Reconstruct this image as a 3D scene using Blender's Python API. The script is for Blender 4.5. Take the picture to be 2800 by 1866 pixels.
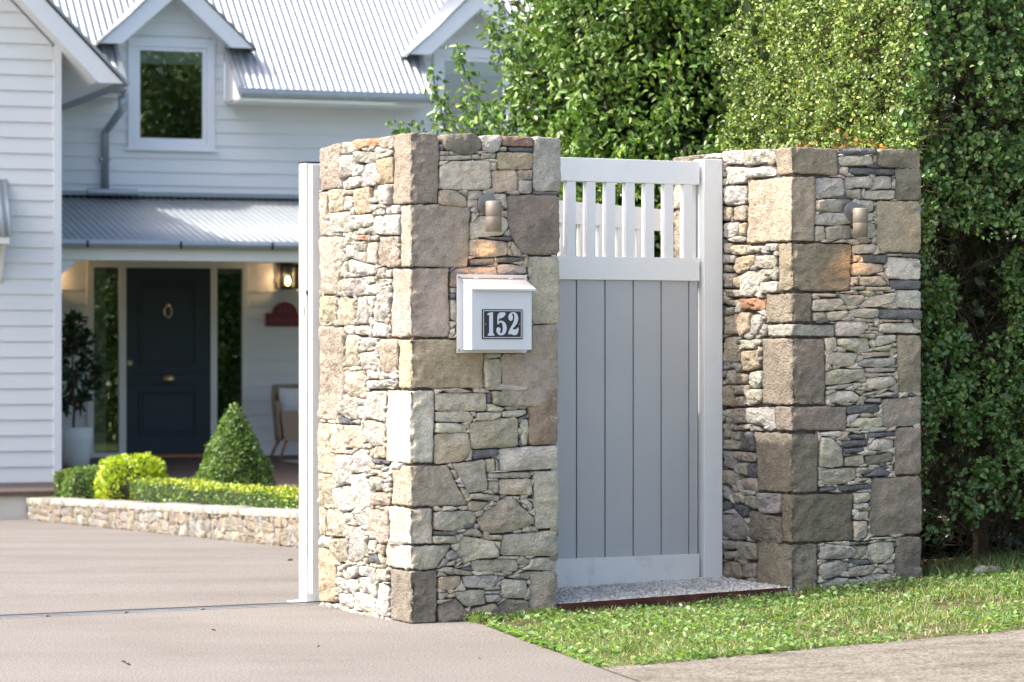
import bpy, bmesh, math, random
import numpy as np
from mathutils import Vector, Matrix

R = math.radians
for o in list(bpy.data.objects):
    bpy.data.objects.remove(o, do_unlink=True)
scene = bpy.context.scene

# ------------------------------------------------------------------ camera
CAMZ = 1.13
cam_d = bpy.data.cameras.new('camera')
cam = bpy.data.objects.new('camera', cam_d)
scene.collection.objects.link(cam)
cam.location = (0, 0, CAMZ)
cam.rotation_euler = (R(90), 0, 0)
cam_d.sensor_width = 36
cam_d.lens = 101.57
cam_d.shift_y = 0.0025
cam_d.clip_start = 0.1
cam_d.clip_end = 3000
cam_d.dof.use_dof = True
cam_d.dof.focus_distance = 12.2
cam_d.dof.aperture_fstop = 5.0
scene.camera = cam

# ------------------------------------------------------------------ world + sun
SUN_DIR = Vector((-0.661, -0.182, 0.728)).normalized()      # towards the sun
world = bpy.data.worlds.new('World')
scene.world = world
world.use_nodes = True
wn = world.node_tree
sky = wn.nodes.new('ShaderNodeTexSky')
sky.sky_type = 'NISHITA'
sky.sun_disc = False
sky.air_density = 0.8
sky.dust_density = 4.2
sky.ozone_density = 0.6
sky.sun_elevation = math.asin(SUN_DIR.z)
sky.sun_rotation = math.atan2(SUN_DIR.x, SUN_DIR.y)
bg = wn.nodes['Background']
bg.inputs['Strength'].default_value = 0.15
wn.links.new(sky.outputs[0], bg.inputs['Color'])
sun_d = bpy.data.lights.new('sun', 'SUN')
sun_d.energy = 2.0
sun_d.angle = R(0.53)
sun_d.color = (1.0, 0.955, 0.88)
sun = bpy.data.objects.new('sun', sun_d)
scene.collection.objects.link(sun)
sun.rotation_euler = (-SUN_DIR).to_track_quat('-Z', 'Y').to_euler()
sun.location = (-8, 4, 12)

scene.view_settings.view_transform = 'Standard'
scene.view_settings.look = 'None'
scene.view_settings.exposure = 1.66
scene.view_settings.gamma = 1
scene.render.engine = 'CYCLES'
scene.cycles.max_bounces = 8
scene.cycles.transparent_max_bounces = 12

# ------------------------------------------------------------------ frames
class Frame:
    def __init__(s, origin, deg):
        a = R(deg)
        s.o = origin
        s.a = (math.cos(a), math.sin(a))
        s.b = (-math.sin(a), math.cos(a))
    def __call__(s, u, v, z):
        return (s.o[0] + s.a[0]*u + s.b[0]*v, s.o[1] + s.a[1]*u + s.b[1]*v, z)
    def inv(s, x, y):
        dx, dy = x - s.o[0], y - s.o[1]
        return dx*s.a[0] + dy*s.a[1], dx*s.b[0] + dy*s.b[1]
    def vec(s, u, v, z):
        return np.array((s.a[0]*u + s.b[0]*v, s.a[1]*u + s.b[1]*v, z))
G = Frame((-0.407, 11.6), 26.4)        # street frontage: gate piers, gate, kerb lines
H = Frame((-4.283, 27.4), 20.0)        # house frontage
W = lambda x, y, z: (x, y, z)

def smooth(a, b, x):
    t = np.clip((x - a)/(b - a), 0, 1)
    return t*t*(3 - 2*t)
def ground_z(x, y):
    x = np.asarray(x, float); y = np.asarray(y, float)
    dx, dy = x - G.o[0], y - G.o[1]
    u = dx*G.a[0] + dy*G.a[1]; v = dx*G.b[0] + dy*G.b[1]
    z = 0.036*np.clip(u - .1, 0, 8)*(1 - smooth(0.9, 4.0, v))*smooth(-0.3, 0.3, u)
    fall = -0.035*np.clip(y - 12.9, 0, 17)
    return z + fall

# ------------------------------------------------------------------ noise (vectorised value noise)
_rs = np.random.RandomState(7)
_perm = _rs.rand(64, 64, 64).astype(np.float32)
def vnoise(p):
    p = np.asarray(p, dtype=np.float64)
    i = np.floor(p).astype(int); f = p - i
    f = f*f*(3 - 2*f)
    i0 = i & 63; i1 = (i + 1) & 63
    def g(a, b, c): return _perm[a, b, c]
    x0, y0, z0 = i0[:, 0], i0[:, 1], i0[:, 2]; x1, y1, z1 = i1[:, 0], i1[:, 1], i1[:, 2]
    fx, fy, fz = f[:, 0], f[:, 1], f[:, 2]
    c00 = g(x0, y0, z0)*(1-fx) + g(x1, y0, z0)*fx
    c10 = g(x0, y1, z0)*(1-fx) + g(x1, y1, z0)*fx
    c01 = g(x0, y0, z1)*(1-fx) + g(x1, y0, z1)*fx
    c11 = g(x0, y1, z1)*(1-fx) + g(x1, y1, z1)*fx
    return ((c00*(1-fy) + c10*fy)*(1-fz) + (c01*(1-fy) + c11*fy)*fz)*2 - 1
def fbm(p, o=3):
    s = 0; a = 1; t = 0
    for k in range(o):
        s = s + a*vnoise(p*(2.03**k) + 17.3*k); t += a; a *= .5
    return s/t

# ------------------------------------------------------------------ materials
def newmat(name):
    m = bpy.data.materials.new(name); m.use_nodes = True
    nt = m.node_tree; b = nt.nodes['Principled BSDF']
    return m, nt, b
def N(nt, t, **kw):
    n = nt.nodes.new(t)
    for k, v in kw.items():
        if k in n.inputs: n.inputs[k].default_value = v
        else: setattr(n, k, v)
    return n
def noise_node(nt, scale, detail=4, rough=.55, vec=None):
    n = N(nt, 'ShaderNodeTexNoise'); n.inputs['Scale'].default_value = scale
    n.inputs['Detail'].default_value = detail; n.inputs['Roughness'].default_value = rough
    if vec is not None: nt.links.new(vec, n.inputs['Vector'])
    return n
def ramp(nt, fac, stops):
    r = N(nt, 'ShaderNodeValToRGB'); els = r.color_ramp.elements
    while len(els) > len(stops): els.remove(els[-1])
    while len(els) < len(stops): els.new(.5)
    for e, (p, c) in zip(els, stops):
        e.position = p; e.color = (*c, 1) if len(c) == 3 else c
    nt.links.new(fac, r.inputs['Fac'])
    return r
def mixc(nt, mode, fac, a, b):
    m = N(nt, 'ShaderNodeMix'); m.data_type = 'RGBA'; m.blend_type = mode
    for sock, v in ((0, fac), (6, a), (7, b)):
        if hasattr(v, 'is_linked') or hasattr(v, 'links'): nt.links.new(v, m.inputs[sock])
        else: m.inputs[sock].default_value = v if sock == 0 else (*v, 1)
    return m.outputs[2]
def bump(nt, b, h, strength=.3, dist=.005):
    n = N(nt, 'ShaderNodeBump'); n.inputs['Strength'].default_value = strength; n.inputs['Distance'].default_value = dist
    nt.links.new(h, n.inputs['Height']); nt.links.new(n.outputs[0], b.inputs['Normal'])
    return n
def pos(nt):
    return N(nt, 'ShaderNodeNewGeometry').outputs['Position']
def scaled(nt, vec, s):
    m = N(nt, 'ShaderNodeMapping'); m.inputs['Scale'].default_value = s
    nt.links.new(vec, m.inputs['Vector']); return m.outputs[0]
def gray(v): return (v, v, v)

def paint(name, col, rough=.45, var=.06, bumps=.05, metal=0, scale=3, dirt=0):
    m, nt, b = newmat(name); p = pos(nt)
    n = noise_node(nt, scale, 5, .6, p)
    c = mixc(nt, 'MULTIPLY', 1.0, col, ramp(nt, n.outputs['Fac'], [(.3, gray(1-var)), (.7, gray(1))]).outputs[0])
    if dirt:
        n3 = noise_node(nt, 9, 8, .7, p)
        c = mixc(nt, 'MIX', ramp(nt, n3.outputs['Fac'], [(.55, gray(0)), (.8, gray(dirt))]).outputs[0], c, (.25, .22, .16))
    nt.links.new(c, b.inputs['Base Color'])
    b.inputs['Roughness'].default_value = rough; b.inputs['Metallic'].default_value = metal
    n2 = noise_node(nt, 180, 3, .6, p)
    bump(nt, b, n2.outputs['Fac'], bumps, .002)
    return m

def stone_mat():
    m, nt, b = newmat('sandstone'); p = pos(nt)
    at = N(nt, 'ShaderNodeAttribute', attribute_name='Col')
    big = noise_node(nt, 5, 6, .65, p)
    c = mixc(nt, 'MULTIPLY', 1.0, at.outputs['Color'], ramp(nt, big.outputs['Fac'], [(.28, gray(.74)), (.5, gray(1)), (.72, gray(1.12))]).outputs[0])
    med = noise_node(nt, 26, 6, .7, p)
    c = mixc(nt, 'MULTIPLY', 1.0, c, ramp(nt, med.outputs['Fac'], [(.3, (.72, .71, .70)), (.52, gray(1)), (.75, (1.13, 1.08, 1.0))]).outputs[0])
    # warm iron staining
    st = noise_node(nt, 3.1, 5, .6, scaled(nt, p, (1, 1, 1.7)))
    c = mixc(nt, 'MULTIPLY', ramp(nt, st.outputs['Fac'], [(.55, gray(0)), (.75, gray(.35))]).outputs[0], c, (1.08, .88, .68))
    # grain
    gr = noise_node(nt, 420, 2, .7, p)
    c = mixc(nt, 'MULTIPLY', 1.0, c, ramp(nt, gr.outputs['Fac'], [(.32, gray(.62)), (.5, gray(1)), (.68, gray(1.3))]).outputs[0])
    nt.links.new(c, b.inputs['Base Color'])
    b.inputs['Roughness'].default_value = .92
    b.inputs['Specular IOR Level'].default_value = .25
    n1 = noise_node(nt, 55, 8, .72, scaled(nt, p, (1, 1, 1.6)))
    v = N(nt, 'ShaderNodeTexVoronoi'); v.inputs['Scale'].default_value = 95; nt.links.new(p, v.inputs['Vector'])
    add = N(nt, 'ShaderNodeMath', operation='MULTIPLY_ADD'); nt.links.new(v.outputs['Distance'], add.inputs[0])
    add.inputs[1].default_value = .35; nt.links.new(n1.outputs['Fac'], add.inputs[2])
    bump(nt, b, add.outputs[0], .9, .015)
    return m

def leaf_mat(name, rough=.42, trans=.35):
    m, nt, b = newmat(name)
    at = N(nt, 'ShaderNodeAttribute', attribute_name='Col')
    nt.links.new(at.outputs['Color'], b.inputs['Base Color'])
    b.inputs['Roughness'].default_value = rough
    b.inputs['Specular IOR Level'].default_value = .5
    tr = N(nt, 'ShaderNodeBsdfTranslucent')
    c = mixc(nt, 'MULTIPLY', 1.0, at.outputs['Color'], (1.5, 1.6, .55))
    nt.links.new(c, tr.inputs['Color'])
    mx = N(nt, 'ShaderNodeMixShader'); mx.inputs[0].default_value = trans
    nt.links.new(b.outputs[0], mx.inputs[1]); nt.links.new(tr.outputs[0], mx.inputs[2])
    nt.links.new(mx.outputs[0], nt.nodes['Material Output'].inputs['Surface'])
    return m

def glass_mat():
    m, nt, b = newmat('window_glass')
    nt.nodes.remove(b)
    fr = N(nt, 'ShaderNodeFresnel'); fr.inputs['IOR'].default_value = 1.75
    mul = N(nt, 'ShaderNodeMath', operation='MULTIPLY_ADD'); nt.links.new(fr.outputs[0], mul.inputs[0]); mul.inputs[1].default_value = 1.2; mul.inputs[2].default_value = .10
    tr = N(nt, 'ShaderNodeBsdfTransparent'); tr.inputs['Color'].default_value = (.75, .8, .78, 1)
    gl = N(nt, 'ShaderNodeBsdfGlossy'); gl.inputs['Roughness'].default_value = .01
    mx = N(nt, 'ShaderNodeMixShader'); nt.links.new(mul.outputs[0], mx.inputs[0])
    nt.links.new(tr.outputs[0], mx.inputs[1]); nt.links.new(gl.outputs[0], mx.inputs[2])
    nt.links.new(mx.outputs[0], nt.nodes['Material Output'].inputs['Surface'])
    return m

def ground_mat(name, cols, scale, bumps, grain=(.8, 1.15), gscale=260, streak=None, patches=None):
    m, nt, b = newmat(name); p = pos(nt)
    vec = scaled(nt, p, streak) if streak else p
    n = noise_node(nt, scale, 7, .62, vec)
    c = ramp(nt, n.outputs['Fac'], [(.3, cols[0]), (.5, cols[1]), (.72, cols[2])]).outputs[0]
    g = noise_node(nt, gscale, 3, .8, p)
    c = mixc(nt, 'MULTIPLY', 1.0, c, ramp(nt, g.outputs['Fac'], [(.35, gray(grain[0])), (.65, gray(grain[1]))]).outputs[0])
    if patches:
        q = noise_node(nt, patches[0], 8, .75, p)
        c = mixc(nt, 'MULTIPLY', ramp(nt, q.outputs['Fac'], [(patches[1], gray(0)), (patches[1]+.12, gray(1))]).outputs[0], c, patches[2])
    nt.links.new(c, b.inputs['Base Color']); b.inputs['Roughness'].default_value = .95
    b.inputs['Specular IOR Level'].default_value = .2
    bump(nt, b, g.outputs['Fac'], bumps, .004)
    return m

def emit_mat(name, col, s):
    m, nt, b = newmat(name)
    b.inputs['Base Color'].default_value = (*col, 1)
    b.inputs['Emission Color'].default_value = (*col, 1); b.inputs['Emission Strength'].default_value = s
    return m

def wood_mat(name, c0, c1, axis_scale):
    m, nt, b = newmat(name); p = pos(nt)
    n = noise_node(nt, 6, 6, .6, scaled(nt, p, axis_scale))
    nt.links.new(ramp(nt, n.outputs['Fac'], [(.3, c0), (.7, c1)]).outputs[0], b.inputs['Base Color'])
    b.inputs['Roughness'].default_value = .6
    bump(nt, b, n.outputs['Fac'], .2, .003)
    return m

def weave_mat():
    m, nt, b = newmat('wicker'); p = pos(nt)
    w1 = N(nt, 'ShaderNodeTexWave'); w1.bands_direction = 'Z'; w1.inputs['Scale'].default_value = 22; nt.links.new(p, w1.inputs['Vector'])
    w2 = N(nt, 'ShaderNodeTexWave'); w2.bands_direction = 'X'; w2.inputs['Scale'].default_value = 22; nt.links.new(p, w2.inputs['Vector'])
    mu = N(nt, 'ShaderNodeMath', operation='MULTIPLY'); nt.links.new(w1.outputs['Fac'], mu.inputs[0]); nt.links.new(w2.outputs['Fac'], mu.inputs[1])
    nt.links.new(ramp(nt, mu.outputs[0], [(0, (.26, .18, .12)), (1, (.55, .42, .30))]).outputs[0], b.inputs['Base Color'])
    b.inputs['Roughness'].default_value = .7
    bump(nt, b, mu.outputs[0], .6, .006)
    return m

M = dict(
    stone=stone_mat(),
    mortar=ground_mat('mortar', [(.06, .052, .045), (.10, .088, .075), (.16, .14, .12)], 30, .5),
    gate=paint('white_gate_paint', (.82, .82, .80), .38, .05, .06, dirt=.12),
    gated=paint('weathered_white_gate_paint', (.78, .77, .73), .42, .10, .06, dirt=.5),
    gatep=paint('grey_gate_panel_paint', (.475, .48, .48), .42, .06, .08, dirt=.10),
    box=paint('letterbox_powder_coat', (.60, .625, .64), .35, .04, .03),
    house=paint('weatherboard_paint', (.70, .71, .705), .6, .05, .05, scale=1.2),
    trim=paint('white_trim_paint', (.72, .74, .76), .5, .04, .03),
    cream=paint('cream_beam_paint', (.74, .74, .69), .5, .05, .03),
    roof=paint('galvanised_corrugated_sheet', (.40, .42, .44), .38, .10, .04, metal=.6, scale=2),
    gutter=paint('galvanised_gutter', (.36, .40, .42), .4, .12, .03, metal=.5, scale=6),
    vroof=paint('weathered_verandah_sheet', (.33, .36, .38), .5, .12, .04, metal=.3, scale=2),
    door=paint('navy_door_paint', (.016, .030, .046), .42, .15, .03),
    brass=paint('aged_brass', (.62, .52, .34), .3, .1, .02, metal=1),
    steel=paint('brushed_steel', (.33, .28, .225), .5, .14, .05, metal=.3, scale=60),
    darksteel=paint('dark_steel', (.26, .25, .24), .5, .1, .05, metal=.5),
    iron=paint('black_iron', (.02, .02, .022), .5, .1, .03, metal=.5),
    rust=ground_mat('rusted_steel', [(.035, .016, .012), (.085, .035, .022), (.14, .065, .035)], 8, .4, gscale=160),
    black=paint('black_enamel', (.012, .013, .015), .4, .05, .02),
    silver=paint('silver_lettering', (.55, .60, .66), .4, .04, .02),
    glass=glass_mat(),
    room=paint('dark_room', (.03, .03, .03), .9, .1, .0),
    blind=paint('white_roller_blind', (.88, .88, .86), .8, .05, .02),
    deck=wood_mat('stained_decking', (.055, .036, .03), (.13, .085, .066), (1, 14, 1)),
    sill=wood_mat('oiled_timber', (.22, .09, .035), (.38, .17, .07), (14, 1, 1)),
    base=paint('rendered_base', (.56, .55, .50), .8, .08, .05),
    plaque=paint('maroon_sign_paint', (.17, .018, .036), .5, .1, .02),
    gold=paint('dull_gold_lettering', (.21, .09, .08), .5, .05, .02),
    pot=paint('white_planter_glaze', (.62, .62, .58), .5, .05, .03),
    wicker=weave_mat(),
    cushion=paint('white_cushion_cloth', (.62, .62, .62), .95, .08, .1),
    cushion2=paint('blue_pattern_cloth', (.25, .33, .42), .95, .6, .1, scale=22),
    rug=paint('jute_rug', (.36, .31, .25), .95, .2, .3),
    bark=ground_mat('bark', [(.05, .035, .025), (.10, .075, .05), (.16, .12, .09)], 12, .6, streak=(1, 1, .3)),
    driveway=ground_mat('driveway_concrete', [(.165, .147, .129), (.193, .174, .155), (.213, .195, .177)], .9, .5, (.50, 1.45), 110, (.7, 1.5, 1), (1.3, .57, (.88, .855, .83))),
    path=ground_mat('footpath_concrete', [(.14, .12, .095), (.195, .175, .145), (.24, .22, .187)], 5, .7, (.45, 1.5), 75, (.7, 1.6, 1), (24, .50, (.66, .62, .56))),
    roadm=ground_mat('concrete_road', [(.36, .345, .32), (.42, .40, .375), (.47, .455, .43)], 5, .5),
    conc=ground_mat('pale_concrete', [(.45, .43, .39), (.55, .53, .49), (.62, .6, .56)], 6, .4),
    soil=ground_mat('soil', [(.035, .025, .018), (.075, .052, .036), (.13, .095, .065)], 14, .9, (.6, 1.3), 60),
    lawn=ground_mat('lawn_soil', [(.035, .045, .018), (.08, .08, .035), (.20, .15, .09)], 9, .9, (.6, 1.3), 60),
    field=ground_mat('field_ground', [(.04, .07, .02), (.06, .10, .03), (.09, .12, .045)], .8, .5, (.7, 1.2), 20),
    wallst=ground_mat('planter_stone', [(.22, .18, .145), (.32, .28, .235), (.40, .36, .315)], 7, .9, (.75, 1.2), 70, (1.6, 1.6, .55), (5, .55, (.75, .6, .48))),
    leaf=leaf_mat('leaf_surface', .36, .35),
    leafs=leaf_mat('glossy_leaf_surface', .30, .18),
    grass=leaf_mat('grass_blade', .5, .35),
    pebble=stone_mat(),
)
M['pebble'].name = 'white_pebble'
# ------------------------------------------------------------------ object helpers
C = scene.collection
def tag(o, label=None, cat=None, group=None, kind=None):
    if label: o['label'] = label
    if cat: o['category'] = cat
    if group: o['group'] = group
    if kind: o['kind'] = kind
    return o
def thing(name, label, cat, loc, group=None):
    o = bpy.data.objects.new(name, None); C.objects.link(o)
    o.empty_display_size = .1; o.location = loc
    return tag(o, label, cat, group)
def world_loc(o):
    l = Vector(o.location)
    while o.parent: o = o.parent; l = l + Vector(o.location)
    return l
def mesh_obj(name, V, F, mat, parent=None, loc=None, smooth_=False, col=None):
    """V are world coordinates; the object's origin goes to loc."""
    V = np.asarray(V, dtype=np.float64)
    pl = world_loc(parent) if parent else Vector((0, 0, 0))
    if loc is None:
        mn, mx = V.min(0), V.max(0); loc = ((mn[0]+mx[0])/2, (mn[1]+mx[1])/2, mn[2])
    loc = Vector([float(c) for c in loc])
    me = bpy.data.meshes.new(name)
    Vl = V - np.array(loc)
    if isinstance(F, np.ndarray):
        n, k = F.shape
        me.vertices.add(len(Vl)); me.vertices.foreach_set('co', Vl.astype(np.float32).ravel())
        me.loops.add(n*k); me.loops.foreach_set('vertex_index', F.astype(np.int32).ravel())
        me.polygons.add(n); me.polygons.foreach_set('loop_start', np.arange(0, n*k, k, dtype=np.int32))
        me.update(calc_edges=True)
    else:
        me.from_pydata([tuple(v) for v in Vl], [], [tuple(f) for f in F])
    me.validate()
    if smooth_: me.polygons.foreach_set('use_smooth', [True]*len(me.polygons))
    if col is not None:
        ca = me.attributes.new('Col', 'FLOAT_COLOR', 'POINT')
        cc = np.ones((len(V), 4), np.float32); cc[:, :3] = col
        ca.data.foreach_set('color', cc.ravel())
    me.materials.append(mat)
    o = bpy.data.objects.new(name, me); C.objects.link(o)
    o.parent = parent; o.location = loc - pl
    return o

class MB:
    def __init__(s): s.v = []; s.f = []
    def add(s, V, F):
        n = len(s.v); s.v += [tuple(p) for p in V]; s.f += [tuple(i + n for i in f) for f in F]
    def box(s, fr, u0, u1, v0, v1, z0, z1):
        P = [fr(u, v, z) for z in (z0, z1) for v in (v0, v1) for u in (u0, u1)]
        s.add(P, [(0, 2, 3, 1), (4, 5, 7, 6), (0, 1, 5, 4), (2, 6, 7, 3), (0, 4, 6, 2), (1, 3, 7, 5)])
    def hexa(s, P):   # 8 points: bottom 4 (ccw), top 4
        s.add(P, [(3, 2, 1, 0), (4, 5, 6, 7), (0, 1, 5, 4), (1, 2, 6, 5), (2, 3, 7, 6), (3, 0, 4, 7)])
    def prism(s, fr, poly, v0, v1):     # poly in (u, z), extruded from v0 to v1
        n = len(poly)
        s.add([fr(u, v0, z) for u, z in poly] + [fr(u, v1, z) for u, z in poly],
              [tuple(range(n)), tuple(range(2*n-1, n-1, -1))] + [(i, i+n, (i+1) % n + n, (i+1) % n) for i in range(n)])
    def tube(s, pts, rad, n=8, cap=True):
        pts = [Vector(p) for p in pts]; rad = rad if isinstance(rad, (list, tuple)) else [rad]*len(pts)
        base = len(s.v); rings = []
        d0 = [(pts[i+1]-pts[i]).normalized() for i in range(len(pts)-1)]
        up = min((Vector((0, 0, 1)), Vector((.2, .98, .05)).normalized(), Vector((.98, .2, .05)).normalized()), key=lambda a: max(abs(a.dot(d)) for d in d0))
        for i, p in enumerate(pts):
            t = (pts[min(i+1, len(pts)-1)] - pts[max(i-1, 0)]).normalized()
            x = t.cross(up)
            x.normalize(); y = t.cross(x)
            for k in range(n):
                a = 2*math.pi*k/n
                s.v.append(tuple(p + (x*math.cos(a) + y*math.sin(a))*rad[i]))
        for i in range(len(pts)-1):
            for k in range(n):
                a = base + i*n + k; b = base + i*n + (k+1) % n
                s.f.append((a, b, b+n, a+n))
        if cap:
            s.f.append(tuple(base + k for k in range(n))[::-1]); s.f.append(tuple(base + (len(pts)-1)*n + k for k in range(n)))
    def lathe(s, c, prof, n=24):       # prof: (r, z) list, around vertical axis at c
        base = len(s.v)
        for r, z in prof:
            for k in range(n):
                a = 2*math.pi*k/n; s.v.append((c[0] + r*math.cos(a), c[1] + r*math.sin(a), c[2] + z))
        for i in range(len(prof)-1):
            for k in range(n):
                a = base + i*n + k; b = base + i*n + (k+1) % n
                s.f.append((a, b, b+n, a+n))
    def build(s, name, mat, parent=None, loc=None, sm=False, bevel=0):
        o = mesh_obj(name, s.v, s.f, mat, parent, loc, sm)
        bm = bmesh.new(); bm.from_mesh(o.data); bmesh.ops.recalc_face_normals(bm, faces=bm.faces)
        bm.to_mesh(o.data); bm.free()
        if bevel:
            m = o.modifiers.new('bevel', 'BEVEL'); m.width = bevel; m.segments = 2; m.limit_method = 'ANGLE'
            m.angle_limit = R(40)
        return o

# ------------------------------------------------------------------ the ground
def sheet(name, mat, poly_rows, off, parent=None):
    """rows of world points draped over the ground"""
    V = []; F = []; n = len(poly_rows[0])
    for row in poly_rows:
        for x, y in row: V.append((x, y, float(ground_z(x, y)) + off))
    for i in range(len(poly_rows)-1):
        for j in range(n-1):
            a = i*n + j; F.append((a, a+1, a+n+1, a+n))
    o = mesh_obj(name, V, F, mat, None, (0, 0, 0), True)
    return tag(o, kind='structure')
xs = sorted(set([-600, -300, -150, -80, -50] + list(np.arange(-30, -6, 3)) + list(np.arange(-6, 6.01, .2)) + list(np.arange(7, 30, 2)) + [50, 80, 150, 300, 600]))
ys = sorted(set([-600, -300, -150, -60, -30, -15, -5, 0, 3, 6] + list(np.arange(7, 20, .2)) + list(np.arange(20, 34, 1)) + [40, 60, 100, 200, 500, 1200]))
sheet('ground', M['field'], [[(x, y) for x in xs] for y in ys], -.012)
def drive_edge(y):
    px = [(0, 2.3), (7, 1.18), (10.06, .31), (11.59, -.125), (12.3, -.33), (13.2, -.15), (14.2, -.2), (18.9, -1.30), (26.2, -4.33), (26.6, -4.5)]
    return float(np.interp(y, [p[0] for p in px], [p[1] for p in px]))
ys = [0, 3, 6, 7, 8, 9, 10.06] + list(np.arange(10.4, 11.59, .2)) + [11.59] + list(np.arange(11.8, 14.4, .2)) + list(np.arange(15, 25, .8)) + [25, 25.6, 26.2, 26.6]
sheet('driveway', M['driveway'], [[(-16 + (drive_edge(y) + 16)*t, y) for t in np.linspace(0, 1, 30)] for y in ys], .0)
# lawn strip between kerb path and the gate, footpath in front of it
def path_pt(t, w):   # t along the path, w towards the street
    e = Vector((.31, 10.06)) + Vector((.907, .42))*t
    return e + Vector((.42, -.907))*w
rows = []
for w in np.linspace(0, 1.6, 9):
    row = []
    for t in np.linspace(0, 14, 60):
        p = path_pt(t, w)
        if t == 0: p = Vector((drive_edge(10.06 - w) - .006, 10.06 - w))
        row.append((p.x, p.y))
    rows.append(row)
sheet('footpath', M['path'], rows, .004)
sheet('road', M['roadm'], [[(x, y) for x in np.linspace(-30, 30, 30)] for y in np.linspace(-9, 5.5, 20)], -.006)  # unseen road, added in pale concrete to bounce sunlight onto the fronts
sheet('verge', M['conc'], [[(x, y) for x in np.linspace(-30, 30, 30)] for y in np.linspace(5.52, 7.5, 6)], -.004)
rows = []
for s in np.linspace(0, 1, 16):
    row = []
    for t in np.linspace(0, 1, 60):
        a = path_pt(14*t, -.004); y0 = 10.06
        l = Vector((drive_edge(y0 + s*1.56), y0 + s*1.56)) + Vector((.01, 0))
        far = Vector(G(.2 + 12*t, .0, 0)[:2]) if t > 0 else l
        b = Vector(G(.235 + 12*t, .02, 0)[:2])
        p = a*(1-s) + b*s
        if t == 0: p = l
        row.append((p.x, p.y))
    rows.append(row)
sheet('lawn_soil', M['lawn'], rows, -.004)
# bed of soil under the clipped hedges and the garden behind the gate
sheet('garden_lawn', M['field'], [[(x, y) for x in np.linspace(-.9 - (y-16.5)*.42, 14, 20)] for y in np.linspace(16.5, 27, 14)], -.006)
sheet('soil', M['soil'], [[(G(u, v, 0)[0], G(u, v, 0)[1]) for u in np.linspace(2.40, 9, 40)] for v in np.linspace(-.10, 2.3, 14)], .003)

# ------------------------------------------------------------------ stones
PAL = dict(b=(.285, .245, .188), B=(.225, .200, .158), T=(.33, .29, .228), t=(.40, .35, .272), p=(.405, .348, .272), y=(.45, .37, .265),
           Y=(.44, .365, .26), c=(.50, .46, .375), k=(.42, .385, .31), w=(.455, .435, .39), m=(.36, .345, .31), g=(.145, .148, .150),
           o=(.44, .26, .165), r=(.25, .165, .125), R=(.285, .215, .162))
srnd = random.Random(11)
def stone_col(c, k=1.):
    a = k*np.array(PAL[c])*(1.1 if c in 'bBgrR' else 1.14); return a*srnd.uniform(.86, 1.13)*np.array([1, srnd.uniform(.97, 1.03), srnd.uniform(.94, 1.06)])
def chaikin(P, k=1, q=.22):
    for _ in range(k):
        n = len(P); out = []
        for i in range(n):
            a, b = P[i], P[(i+1) % n]; out += [a*(1-q) + b*q, a*q + b*(1-q)]
        P = out
    return P
class Stones:
    def __init__(s): s.V = []; s.F = []; s.Cc = []; s.n = 0
    def put(s, V, F, c):
        s.V.append(V); s.F += [tuple(i + s.n for i in f) for f in F]; s.n += len(V)
        s.Cc.append(np.tile(c, (len(V), 1)))
    def build(s, name, parent, mat=None):
        V = np.concatenate(s.V); return mesh_obj(name, V, s.F, mat or M['stone'], parent, None, True, np.concatenate(s.Cc))
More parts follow.
